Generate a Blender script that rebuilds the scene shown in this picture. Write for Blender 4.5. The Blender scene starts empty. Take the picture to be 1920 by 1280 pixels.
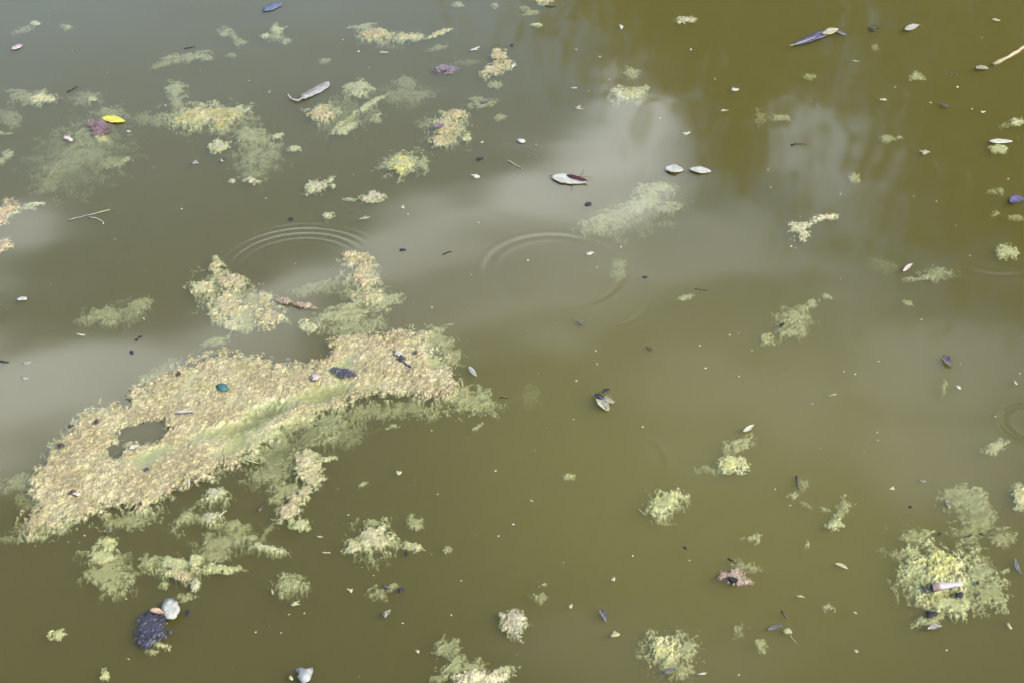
import bpy, math, random
import numpy as np
from mathutils import Vector

# ------------------------------------------------------------------ camera, sky, sun, exposure
scene = bpy.context.scene
col = scene.collection
R = math.radians

CAM_H, PITCH, LENS = 1.0, 35.0, 50.0            # metres above the water, degrees down, mm on 36 mm
cam_data = bpy.data.cameras.new('camera')
cam_data.lens = LENS
cam_data.sensor_width = 36.0
cam_data.clip_start = 0.01
cam_data.clip_end = 500.0
cam = bpy.data.objects.new('camera', cam_data)
cam.location = (0, 0, CAM_H)
cam.rotation_euler = (R(90 - PITCH), 0, 0)
col.objects.link(cam)
scene.camera = cam

FPX = 1920 * LENS / 36.0
CP, SP = math.cos(R(PITCH)), math.sin(R(PITCH))


def W(px, py, z=0.0):
    """photo pixel -> point on the horizontal plane at height z"""
    a, b = (px - 960) / FPX, (640 - py) / FPX
    dx, dy, dz = a, CP + b * SP, -SP + b * CP
    t = (z - CAM_H) / dz
    return dx * t, dy * t


def PX(x, y):
    """points of the water plane -> photo pixels (arrays)"""
    depth = y * CP + CAM_H * SP
    up = y * SP - CAM_H * CP
    return 960 + FPX * x / depth, 640 - FPX * up / depth


def pxsize(py):
    """metres covered by one photo pixel across, at that row"""
    x0, y0 = W(960, py)
    return (y0 * CP + CAM_H * SP) / FPX


SUN_AZ, SUN_EL = 124.0, 44.0                    # azimuth clockwise from +Y (the view direction)
to_sun = Vector((math.sin(R(SUN_AZ)) * math.cos(R(SUN_EL)), math.cos(R(SUN_AZ)) * math.cos(R(SUN_EL)), math.sin(R(SUN_EL))))
sun_data = bpy.data.lights.new('sun', 'SUN')
sun_data.energy = 2.4
sun_data.angle = R(0.53)
sun_data.color = (1.0, 0.95, 0.87)
sun = bpy.data.objects.new('sun', sun_data)
sun.rotation_euler = to_sun.to_track_quat('Z', 'Y').to_euler()
sun.location = to_sun * 20
col.objects.link(sun)

world = bpy.data.worlds.new('World')
scene.world = world
world.use_nodes = True
scene.view_settings.view_transform = 'Standard'
scene.view_settings.look = 'None'
scene.view_settings.gamma = 1.0
scene.view_settings.use_curve_mapping = False
scene.view_settings.exposure = 1.65
scene.render.engine = 'CYCLES'
scene.cycles.use_denoising = True
scene.cycles.use_adaptive_sampling = True
scene.cycles.adaptive_threshold = 0.02
scene.cycles.use_light_tree = False
world.cycles.sampling_method = 'NONE'
scene.cycles.max_bounces = 4
scene.cycles.volume_bounces = 2
scene.cycles.transparent_max_bounces = 12
scene.cycles.sample_clamp_indirect = 6.0
scene.cycles.caustics_reflective = False
scene.cycles.caustics_refractive = False


class NT:
    """small helper to write node trees"""
    def __init__(self, tree):
        self.t = tree
        tree.nodes.clear()

    def n(self, kind, **kw):
        nd = self.t.nodes.new(kind)
        for k, v in kw.items():
            if k.startswith('_'):
                setattr(nd, k[1:], v)
        return nd

    def link(self, a, b):
        self.t.links.new(a, b)

    def val(self, sock, v):
        if hasattr(v, 'is_output'):
            self.t.links.new(v, sock)
        else:
            sock.default_value = v

    def math(self, op, a, b=None, c=None, clamp=False):
        nd = self.t.nodes.new('ShaderNodeMath')
        nd.operation = op
        nd.use_clamp = clamp
        for i, v in enumerate((a, b, c)):
            if v is not None:
                self.val(nd.inputs[i], v)
        return nd.outputs[0]

    def vmath(self, op, a, b=None, scale=None):
        nd = self.t.nodes.new('ShaderNodeVectorMath')
        nd.operation = op
        self.val(nd.inputs[0], a)
        if b is not None:
            self.val(nd.inputs[1], b)
        if scale is not None:
            self.val(nd.inputs['Scale'], scale)
        return nd.outputs['Value' if op in ('LENGTH', 'DISTANCE', 'DOT_PRODUCT') else 'Vector']

    def smooth(self, v, lo, hi, a=0.0, b=1.0):
        nd = self.t.nodes.new('ShaderNodeMapRange')
        nd.interpolation_type = 'SMOOTHSTEP'
        self.val(nd.inputs['Value'], v)
        nd.inputs['From Min'].default_value = lo
        nd.inputs['From Max'].default_value = hi
        nd.inputs['To Min'].default_value = a
        nd.inputs['To Max'].default_value = b
        return nd.outputs['Result']

    def noise(self, vec, scale, detail=3.0, rough=0.5, dist=0.0):
        nd = self.t.nodes.new('ShaderNodeTexNoise')
        self.val(nd.inputs['Vector'], vec)
        nd.inputs['Scale'].default_value = scale
        nd.inputs['Detail'].default_value = detail
        nd.inputs['Roughness'].default_value = rough
        nd.inputs['Distortion'].default_value = dist
        return nd

    def mix(self, fac, a, b, blend='MIX'):
        nd = self.t.nodes.new('ShaderNodeMix')
        nd.data_type = 'RGBA'
        nd.blend_type = blend
        self.val(nd.inputs['Factor'], fac)
        for s, v in ((nd.inputs[6], a), (nd.inputs[7], b)):
            if isinstance(v, tuple) and len(v) == 3:
                v = v + (1.0,)
            self.val(s, v)
        return nd.outputs[2]


def build_sky():
    """clear sky with a layer of soft clouds; the water mirrors it, so the clouds stand where the mirror shows them.
    A cloud layer point above is (dx/dz, dy/dz), the mirror image of a water point seen from the camera's height."""
    g = NT(world.node_tree)
    tc = g.n('ShaderNodeTexCoord')
    sep = g.n('ShaderNodeSeparateXYZ')
    g.link(tc.outputs['Generated'], sep.inputs[0])
    z = g.math('MAXIMUM', sep.outputs['Z'], 0.04)
    cu = g.math('DIVIDE', sep.outputs['X'], z)
    cv = g.math('DIVIDE', sep.outputs['Y'], z)
    cmb = g.n('ShaderNodeCombineXYZ')
    g.link(cu, cmb.inputs[0]); g.link(cv, cmb.inputs[1])
    uv = cmb.outputs[0]
    w1 = g.noise(uv, 2.6, 2.0, 0.5)
    off = g.vmath('SUBTRACT', w1.outputs['Color'], (0.5, 0.5, 0.5))
    uvw = g.vmath('ADD', uv, g.vmath('SCALE', off, scale=0.26))
    # banks of cloud: (photo pixel whose mirror direction it fills, half sizes in the layer, turn, strength)
    banks = [
        ((30, 735), (0.26, 0.13), 8, 1.0), ((250, 680), (0.20, 0.09), 18, 0.9), ((470, 600), (0.16, 0.08), 25, 0.6), ((640, 520), (0.15, 0.09), 25, 0.65),
        ((830, 460), (0.20, 0.12), 25, 0.66), ((1050, 390), (0.13, 0.13), 30, 0.72), ((1150, 300), (0.10, 0.18), -10, 0.78), ((1205, 220), (0.075, 0.16), 0, 0.68),
        ((1080, 500), (0.22, 0.10), 0, 0.38), ((1330, 440), (0.16, 0.12), -15, 0.28), ((1480, 490), (0.14, 0.08), -20, 0.2), ((1530, 280), (0.09, 0.24), 5, 0.26),
        ((1420, 750), (0.16, 0.12), 10, 0.22), ((1760, 660), (0.16, 0.12), 0, 0.28), ((30, 430), (0.08, 0.10), 0, 0.6), ((960, 600), (0.22, 0.09), 10, 0.34),
        ((1800, 820), (0.16, 0.08), 0, 0.25), ((1200, 1240), (0.15, 0.05), 10, 0.2),
    ]
    cover = None
    for (p, half, turn, s) in banks:
        X, Y = W(*p)
        mp = g.n('ShaderNodeMapping')
        mp.vector_type = 'TEXTURE'
        mp.inputs['Location'].default_value = (X / CAM_H, Y / CAM_H, 0)
        mp.inputs['Rotation'].default_value = (0, 0, R(turn))
        mp.inputs['Scale'].default_value = (half[0], half[1], 1)
        g.link(uvw, mp.inputs['Vector'])
        m = g.smooth(g.vmath('LENGTH', mp.outputs[0]), 0.25, 1.4, s, 0.0)
        cover = m if cover is None else g.math('MAXIMUM', cover, m)
    # the same kind of broken cloud over the rest of the sky
    far = g.noise(g.vmath('ADD', uv, (7.3, 2.1, 0)), 0.55, 2.0, 0.55)
    rest = g.smooth(far.outputs['Fac'], 0.52, 0.70, 0.0, 0.85)
    away = g.smooth(g.vmath('LENGTH', g.vmath('SUBTRACT', uv, (0, 1.6, 0))), 1.3, 2.2)
    cover = g.math('MAXIMUM', cover, g.math('MULTIPLY', rest, away))
    cover = g.math('MULTIPLY', cover, g.smooth(w1.outputs['Fac'], 0.25, 0.6, 0.6, 1.0), clamp=True)
    sky = g.n('ShaderNodeTexSky')
    sky.sky_type = 'NISHITA'
    sky.sun_disc = False
    sky.sun_elevation = R(SUN_EL)
    sky.sun_rotation = R(SUN_AZ)
    sky.air_density = 1.0
    sky.dust_density = 0.4
    sky.ozone_density = 2.0
    b1 = g.n('ShaderNodeBackground'); b1.inputs['Strength'].default_value = SKY_STRENGTH
    g.link(sky.outputs[0], b1.inputs['Color'])
    b2 = g.n('ShaderNodeBackground'); b2.inputs['Strength'].default_value = CLOUD_RADIANCE
    b2.inputs['Color'].default_value = (0.93, 0.98, 1.03, 1)
    mx = g.n('ShaderNodeMixShader')
    g.link(cover, mx.inputs[0]); g.link(b1.outputs[0], mx.inputs[1]); g.link(b2.outputs[0], mx.inputs[2])
    out = g.n('ShaderNodeOutputWorld')
    g.link(mx.outputs[0], out.inputs['Surface'])


SKY_STRENGTH, CLOUD_RADIANCE = 0.15, 2.4
build_sky()

# ------------------------------------------------------------------ helpers
rng = np.random.default_rng(11)
random.seed(5)


def tag(o, label=None, cat=None, group=None, kind=None):
    if label: o['label'] = label
    if cat: o['category'] = cat
    if group: o['group'] = group
    if kind: o['kind'] = kind
    return o


_perm = np.random.default_rng(3).permutation(4096).astype(np.int64)
_ang = np.random.default_rng(4).uniform(0, 2 * np.pi, 4096)
_gx, _gy = np.cos(_ang), np.sin(_ang)


def perlin(x, y, seed=0):
    x = x + seed * 17.31; y = y + seed * 9.77
    xi, yi = np.floor(x).astype(np.int64), np.floor(y).astype(np.int64)
    xf, yf = x - xi, y - yi
    u, v = xf * xf * xf * (xf * (xf * 6 - 15) + 10), yf * yf * yf * (yf * (yf * 6 - 15) + 10)

    def d(i, j):
        h = _perm[(_perm[(xi + i) & 4095] + yi + j) & 4095]
        return _gx[h] * (xf - i) + _gy[h] * (yf - j)
    a, b, c, e = d(0, 0), d(1, 0), d(0, 1), d(1, 1)
    return 1.5 * ((a * (1 - u) + b * u) * (1 - v) + (c * (1 - u) + e * u) * v)


def fbm(x, y, oct=4, seed=0, gain=0.5):
    s, a, f, t = 0.0, 1.0, 1.0, 0.0
    for k in range(oct):
        s = s + a * perlin(x * f, y * f, seed + k * 3.7)
        t += a; a *= gain; f *= 2.03
    return s / t


def sstep(lo, hi, v):
    t = np.clip((v - lo) / (hi - lo), 0, 1)
    return t * t * (3 - 2 * t)


def mesh_np(name, V, F, mat, C=None, smooth=True, A=None):
    """mesh from numpy arrays; F has 3 or 4 columns, C is a colour per vertex"""
    me = bpy.data.meshes.new(name)
    n, k = F.shape
    me.vertices.add(len(V)); me.vertices.foreach_set('co', np.ascontiguousarray(V, dtype=np.float32).ravel())
    me.loops.add(n * k); me.loops.foreach_set('vertex_index', np.ascontiguousarray(F, dtype=np.int32).ravel())
    me.polygons.add(n)
    me.polygons.foreach_set('loop_start', np.arange(0, n * k, k, dtype=np.int32))
    me.polygons.foreach_set('use_smooth', np.full(n, smooth, dtype=bool))
    me.update(calc_edges=True)
    if C is not None:
        at = me.color_attributes.new('pigment', 'FLOAT_COLOR', 'POINT')
        c4 = np.ones((len(V), 4), dtype=np.float32); c4[:, :3] = C
        if A is not None: c4[:, 3] = A
        at.data.foreach_set('color', c4.ravel())
    me.materials.append(mat)
    return me


def link(name, me, parent=None, loc=(0, 0, 0)):
    o = bpy.data.objects.new(name, me)
    o.location = loc
    if parent is not None: o.parent = parent
    col.objects.link(o)
    return o


# ------------------------------------------------------------------ materials
def mat_water():
    m = bpy.data.materials.new('turbid_water'); m.use_nodes = True
    g = NT(m.node_tree)
    geo = g.n('ShaderNodeNewGeometry')
    # the same mirror strength from both sides of the surface
    ior = g.math('ADD', 1.333, g.math('MULTIPLY', geo.outputs['Backfacing'], 1 / 1.333 - 1.333))
    fr = g.n('ShaderNodeFresnel'); g.link(ior, fr.inputs['IOR'])
    gl = g.n('ShaderNodeBsdfGlossy'); gl.inputs['Roughness'].default_value = 0.06
    tr = g.n('ShaderNodeBsdfTransparent')
    mx = g.n('ShaderNodeMixShader')
    g.link(fr.outputs[0], mx.inputs[0]); g.link(tr.outputs[0], mx.inputs[1]); g.link(gl.outputs[0], mx.inputs[2])
    out = g.n('ShaderNodeOutputMaterial')
    g.link(mx.outputs[0], out.inputs['Surface'])
    sc = g.n('ShaderNodeVolumeScatter'); ab = g.n('ShaderNodeVolumeAbsorption')
    # murk colour: paler right of the middle, fading to a darker olive round it
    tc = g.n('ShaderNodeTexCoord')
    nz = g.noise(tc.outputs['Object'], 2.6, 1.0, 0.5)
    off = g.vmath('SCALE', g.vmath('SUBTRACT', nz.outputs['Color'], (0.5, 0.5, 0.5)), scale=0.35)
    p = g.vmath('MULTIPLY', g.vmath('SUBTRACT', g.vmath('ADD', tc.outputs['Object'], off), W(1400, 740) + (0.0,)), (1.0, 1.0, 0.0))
    murk_tone = g.mix(g.smooth(g.vmath('LENGTH', p), 0.10, 0.58), MURK_PALE, MURK_DARK)
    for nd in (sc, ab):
        g.link(murk_tone, nd.inputs['Color'])
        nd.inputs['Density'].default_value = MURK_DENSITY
    sc.inputs['Anisotropy'].default_value = 0.0
    ad = g.n('ShaderNodeAddShader')
    g.link(sc.outputs[0], ad.inputs[0]); g.link(ab.outputs[0], ad.inputs[1])
    g.link(ad.outputs[0], out.inputs['Volume'])
    return m


MURK_DARK, MURK_PALE, MURK_DENSITY = (0.248, 0.210, 0.054), (0.352, 0.302, 0.078), 55.0


def mat_pigment(name, rough=0.6, bump_scale=900.0, bump=0.0004, spec=0.25, vary=0.25, translucent=0.0, gauze=False):
    """colour from the mesh's own pigment attribute, with fine mottling and relief"""
    m = bpy.data.materials.new(name); m.use_nodes = True
    g = NT(m.node_tree)
    at = g.n('ShaderNodeAttribute'); at.attribute_name = 'pigment'
    tc = g.n('ShaderNodeTexCoord')
    n1 = g.noise(tc.outputs['Object'], bump_scale, 3.0, 0.6)
    n2 = g.noise(tc.outputs['Object'], bump_scale * 0.21, 3.0, 0.6)
    f = g.math('ADD', g.math('MULTIPLY', n1.outputs['Fac'], vary * 2), g.math('MULTIPLY', n2.outputs['Fac'], vary * 2))
    f = g.math('ADD', f, 1.0 - 2 * vary)
    c = g.vmath('SCALE', at.outputs['Color'], scale=f)
    bp = g.n('ShaderNodeBump'); bp.inputs['Distance'].default_value = bump; bp.inputs['Strength'].default_value = 0.8
    g.link(n1.outputs['Fac'], bp.inputs['Height'])
    bs = g.n('ShaderNodeBsdfPrincipled')
    g.link(c, bs.inputs['Base Color']); g.link(bp.outputs[0], bs.inputs['Normal'])
    bs.inputs['Roughness'].default_value = rough
    bs.inputs['Specular IOR Level'].default_value = spec
    out = g.n('ShaderNodeOutputMaterial')
    sh = bs.outputs[0]
    if translucent:
        tl = g.n('ShaderNodeBsdfTranslucent'); g.link(c, tl.inputs['Color'])
        mx = g.n('ShaderNodeMixShader'); mx.inputs[0].default_value = translucent
        g.link(sh, mx.inputs[1]); g.link(tl.outputs[0], mx.inputs[2]); sh = mx.outputs[0]
    if gauze:                                            # thin web of filaments: coverage below one lets the water through
        tr = g.n('ShaderNodeBsdfTransparent'); mx = g.n('ShaderNodeMixShader')
        g.link(at.outputs['Alpha'], mx.inputs[0]); g.link(tr.outputs[0], mx.inputs[1]); g.link(sh, mx.inputs[2]); sh = mx.outputs[0]
    g.link(sh, out.inputs['Surface'])
    return m


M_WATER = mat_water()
M_ALGAE = mat_pigment('filamentous_algae', 0.42, 700.0, 0.0006, 0.5, 0.22, gauze=True)
M_STRAND = mat_pigment('algae_filament', 0.5, 300.0, 0.0, 0.4, 0.1, 0.25)

# ------------------------------------------------------------------ the pond water: one closed body, mirror on top, murk inside
# drop rings: photo pixel of the centre, radius in photo pixels across, ring width, wavelength in px, slope
RINGS = [
    (560, 505, 138, 34, 19, 0.044, 100, 0.75), (1035, 505, 122, 13, 32, 0.036, 140, 0.9), (1035, 505, 133, 12, 24, 0.04, -5, 0.4), (925, 318, 100, 20, 15, 0.014, 20, 0.6),
    (1160, 862, 92, 13, 32, 0.060, -25, 0.6), (1940, 795, 58, 12, 28, 0.16, 175, 1.0), (1455, 1000, 26, 9, 12, 0.022, -20, 0.9),
    (1860, 468, 80, 12, 24, 0.030, -80, 0.5),
    (1120, 560, 95, 10, 22, 0.02, -30, 0.3), (1420, 660, 75, 10, 24, 0.02, -60, 0.3),
]


def axis(lo, hi, step, far):
    inner = np.arange(lo, hi + step * 0.5, step)
    g, pos, d = [], 0.0, step
    while pos < far:
        d *= 1.35; pos += d; g.append(pos)
    g = np.array(g)
    return np.concatenate([(lo - g)[::-1], inner, hi + g])


def water_height(x, y):
    z = 0.0007 * fbm(x * 5.5, y * 5.5, 2, 40, 0.35)       # the slow swell of a nearly calm pond
    for (px, py, rad, wid, wl, slope, face, spread) in RINGS:
        cx, cy = W(px, py); s = pxsize(py)
        r = np.hypot(x - cx, y - cy); r0, w, lam = rad * s, wid * s, wl * s
        a = slope * lam / (2 * np.pi)
        near = np.abs(r - r0) < 3 * w
        z[near] += a * np.cos(2 * np.pi * (r[near] - r0) / lam) * np.exp(-((r[near] - r0) / w) ** 2) \
            * np.exp(-((1 - np.cos(np.arctan2(y[near] - cy, x[near] - cx) - R(face))) / spread) ** 2)
    return z


def build_water():
    xs, ys = axis(-1.1, 1.1, 0.003, 40.0), axis(0.8, 2.75, 0.003, 40.0)
    nx, ny = len(xs), len(ys)
    X, Y = np.meshgrid(xs, ys)
    Z = water_height(X, Y)
    V = np.stack([X.ravel(), Y.ravel(), Z.ravel()], 1)
    i = (np.arange(ny - 1)[:, None] * nx + np.arange(nx - 1)[None, :]).ravel()
    top = np.stack([i, i + 1, i + 1 + nx, i + nx], 1)
    D = -0.5                                            # floor and sides close the body
    nb = len(V)
    B = np.array([[xs[0], ys[0], D], [xs[-1], ys[0], D], [xs[-1], ys[-1], D], [xs[0], ys[-1], D]])
    V = np.concatenate([V, B])
    me = bpy.data.meshes.new('pond_water')
    edge_s = list(range(nx)); edge_e = [k * nx + nx - 1 for k in range(ny)]
    edge_n = [(ny - 1) * nx + k for k in range(nx)][::-1]; edge_w = [k * nx for k in range(ny)][::-1]
    faces_extra = [[nb, nb + 3, nb + 2, nb + 1],
                   [nb, nb + 1] + edge_s[::-1], [nb + 1, nb + 2] + edge_e[::-1],
                   [nb + 2, nb + 3] + edge_n[::-1], [nb + 3, nb] + edge_w[::-1]]
    loops = np.concatenate([top.ravel()] + [np.array(f) for f in faces_extra]).astype(np.int32)
    sizes = np.concatenate([np.full(len(top), 4), [len(f) for f in faces_extra]])
    starts = np.concatenate([[0], np.cumsum(sizes)[:-1]]).astype(np.int32)
    me.vertices.add(len(V)); me.vertices.foreach_set('co', V.astype(np.float32).ravel())
    me.loops.add(len(loops)); me.loops.foreach_set('vertex_index', loops)
    me.polygons.add(len(sizes)); me.polygons.foreach_set('loop_start', starts)
    sm = np.ones(len(sizes), dtype=bool); sm[len(top):] = False
    me.polygons.foreach_set('use_smooth', sm)
    me.update(calc_edges=True)
    me.materials.append(M_WATER)
    o = link('water', me)
    tag(o, 'murky olive green pond water mirroring clouds', 'water', kind='structure')


build_water()

# ------------------------------------------------------------------ far bank with trees: out of the frame, but the water mirrors them on the right
def mat_flat(name, c1, c2, scale, rough=.7):
    m = bpy.data.materials.new(name); m.use_nodes = True
    g = NT(m.node_tree)
    tc = g.n('ShaderNodeTexCoord')
    n = g.noise(tc.outputs['Object'], scale, 4.0, 0.6)
    bs = g.n('ShaderNodeBsdfPrincipled')
    g.link(g.mix(n.outputs['Fac'], c1, c2), bs.inputs['Base Color'])
    bs.inputs['Roughness'].default_value = rough
    out = g.n('ShaderNodeOutputMaterial'); g.link(bs.outputs[0], out.inputs['Surface'])
    return m


M_BANK = mat_flat('bank_grass', (.05, .06, .02), (.09, .08, .04), 3.0)
M_BARK = mat_flat('tree_bark', (.05, .04, .03), (.10, .08, .06), 14.0)
M_LEAF = mat_flat('tree_leaves', (.04, .05, .022), (.075, .085, .045), 5.0, .6)


def build_bank():
    xs, ys = np.linspace(-90, 90, 91), np.concatenate([np.linspace(5.6, 9, 18), np.linspace(10, 120, 30)])
    X, Y = np.meshgrid(xs, ys)
    Z = -0.4 + 0.9 * sstep(5.6, 7.4, Y + .3 * perlin(X * .5, Y * .5, 3)) + .12 * fbm(X * .3, Y * .3, 3, 6) * sstep(6, 8, Y)
    nx, ny = len(xs), len(ys)
    i = (np.arange(ny - 1)[:, None] * nx + np.arange(nx - 1)[None]).ravel()
    o = link('bank', mesh_np('bank', np.stack([X.ravel(), Y.ravel(), Z.ravel()], 1), np.stack([i, i + 1, i + 1 + nx, i + nx], 1), M_BANK))
    tag(o, kind='structure')


def build_tree(label, x, y, height, blobs, seed, leafy=1.0):
    """blobs: crown lumps (x, y, z, rx, rz) in world metres"""
    r = np.random.default_rng(seed)
    o = bpy.data.objects.new('bank_tree', None); o.location = (x, y, 0.45); col.objects.link(o)
    tag(o, label, 'tree', 'trees on the far bank')
    n, sides = 8, 8
    V, F = [], []

    def limb(a, b, r0, r1):
        a, b = np.array(a, float), np.array(b, float)
        d = (b - a) / np.linalg.norm(b - a); s1 = np.cross(d, [.3, 1, .1]); s1 /= np.linalg.norm(s1); s2 = np.cross(d, s1)
        base = len(V)
        for i in range(n):
            t = i / (n - 1); c = a + (b - a) * t + r.normal(0, .02, 3) * (0 < i < n - 1); rad = r0 + (r1 - r0) * t
            for j in range(sides):
                an = 2 * math.pi * j / sides; V.append(c + rad * (math.cos(an) * s1 + math.sin(an) * s2))
        for i in range(n - 1):
            for j in range(sides):
                F.append((base + i * sides + j, base + i * sides + (j + 1) % sides, base + (i + 1) * sides + (j + 1) % sides, base + (i + 1) * sides + j))
    top = np.array([0, 0, height * .62])
    limb((0, 0, -.3), top, height * .028, height * .014)
    for (bx, by, bz, rx, rz) in blobs:
        limb(top * r.uniform(.55, 1), (bx - x, by - y, bz - .45), height * .011, height * .004)
    link('trunk', mesh_np('trunk', np.array(V), np.array(F), M_BARK), o)
    P = []
    for (bx, by, bz, rx, rz) in blobs:
        k = int((6500 * rx * rx * rz / .3 + 1000) * leafy)
        d = r.normal(0, 1, (k, 3)); d /= np.linalg.norm(d, axis=1)[:, None]
        q = r.normal(0, .62, (k, 3)) * np.array([rx, rx, rz])
        P.append(q + np.array([bx - x, by - y, bz - .45]))
    P = np.concatenate(P); k = len(P)
    a1 = r.normal(0, 1, (k, 3)); a1 /= np.linalg.norm(a1, axis=1)[:, None]
    a2 = np.cross(a1, r.normal(0, 1, (k, 3))); a2 /= np.linalg.norm(a2, axis=1)[:, None]
    s = r.uniform(.03, .06, (k, 1))
    V = np.stack([P - a1 * s, P + a2 * s * .5, P + a1 * s, P - a2 * s * .5], 1).reshape(-1, 3)
    link('crown', mesh_np('crown', V, (np.arange(k) * 4)[:, None] + np.arange(4)[None], M_LEAF), o)


def mirror_point(px, py, D):
    """where the mirror image under photo pixel (px, py) stands at distance D along the view"""
    X, Y = W(px, py)
    return X / Y * D, D, CAM_H * D / Y - CAM_H


build_bank()
for lab, seed, D, leafy, spots in [
    ('broad dark leafed tree on the far bank, right one', 3, 8.0, .13, [(1790, 90, .75, .6), (1920, 150, .9, .75), (1720, 0, .7, .6), (1840, 280, .55, .5), (1980, 340, .8, .7), (1720, 180, .30, .4), (2100, 250, 1.1, 1.0), (2050, 0, 1.0, .9), (1760, 400, .25, .3), (1890, 440, .4, .3)]),
    ('slender dark leafed tree on the far bank, left one', 8, 8.6, .26, [(1380, 50, .5, .55), (1410, 170, .26, .4), (1340, -60, .6, .6), (1260, 40, .5, .5), (1440, -40, .6, .6), (1380, 260, .2, .3), (1480, 60, .35, .35), (1160, -60, .6, .5)]),
]:
    bl = []
    for (px, py, rx, rz) in spots:
        bl.append(mirror_point(px, py, D) + (rx, rz))
    build_tree(lab, sum(b[0] for b in bl) / len(bl), D, max(b[2] for b in bl), bl, seed, leafy)

# ------------------------------------------------------------------ algae
DRY = np.array([0.285, 0.222, 0.097]); PALE = np.array([0.42, 0.355, 0.185]); PINK = np.array([0.30, 0.213, 0.112])
YEL = np.array([0.27, 0.245, 0.065]); WET = np.array([0.27, 0.255, 0.085]); SUB = np.array([0.245, 0.262, 0.105])
GREY = np.array([0.27, 0.235, 0.15]); DARK = np.array([0.030, 0.026, 0.034]); BROWN = np.array([0.235, 0.165, 0.10])
TINT = {'dry': DRY, 'yellow': YEL * .65 + DRY * .35, 'pink': PINK, 'pale': PALE, 'wet': WET * 1.15, 'grey': GREY, 'dark': DARK, 'brown': BROWN, 'lemon': np.array([.36, .33, .085]), 'maroon': np.array([.14, .075, .07]), 'mauve': np.array([.15, .105, .105])}


def seg_dist(px, py, poly):
    """signed distance to a polygon, positive inside"""
    P = np.array(poly, float); n = len(P)
    d = np.full(px.shape, 1e9); inside = np.zeros(px.shape, bool)
    for k in range(n):
        a, b = P[k], P[(k + 1) % n]
        ex, ey = b - a
        t = np.clip(((px - a[0]) * ex + (py - a[1]) * ey) / (ex * ex + ey * ey + 1e-9), 0, 1)
        d = np.minimum(d, np.hypot(px - a[0] - t * ex, py - a[1] - t * ey))
        c = ((a[1] > py) != (b[1] > py)) & (px < (b[0] - a[0]) * (py - a[1]) / (b[1] - a[1] + 1e-12) + a[0])
        inside ^= c
    return np.where(inside, d, -d)


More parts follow.
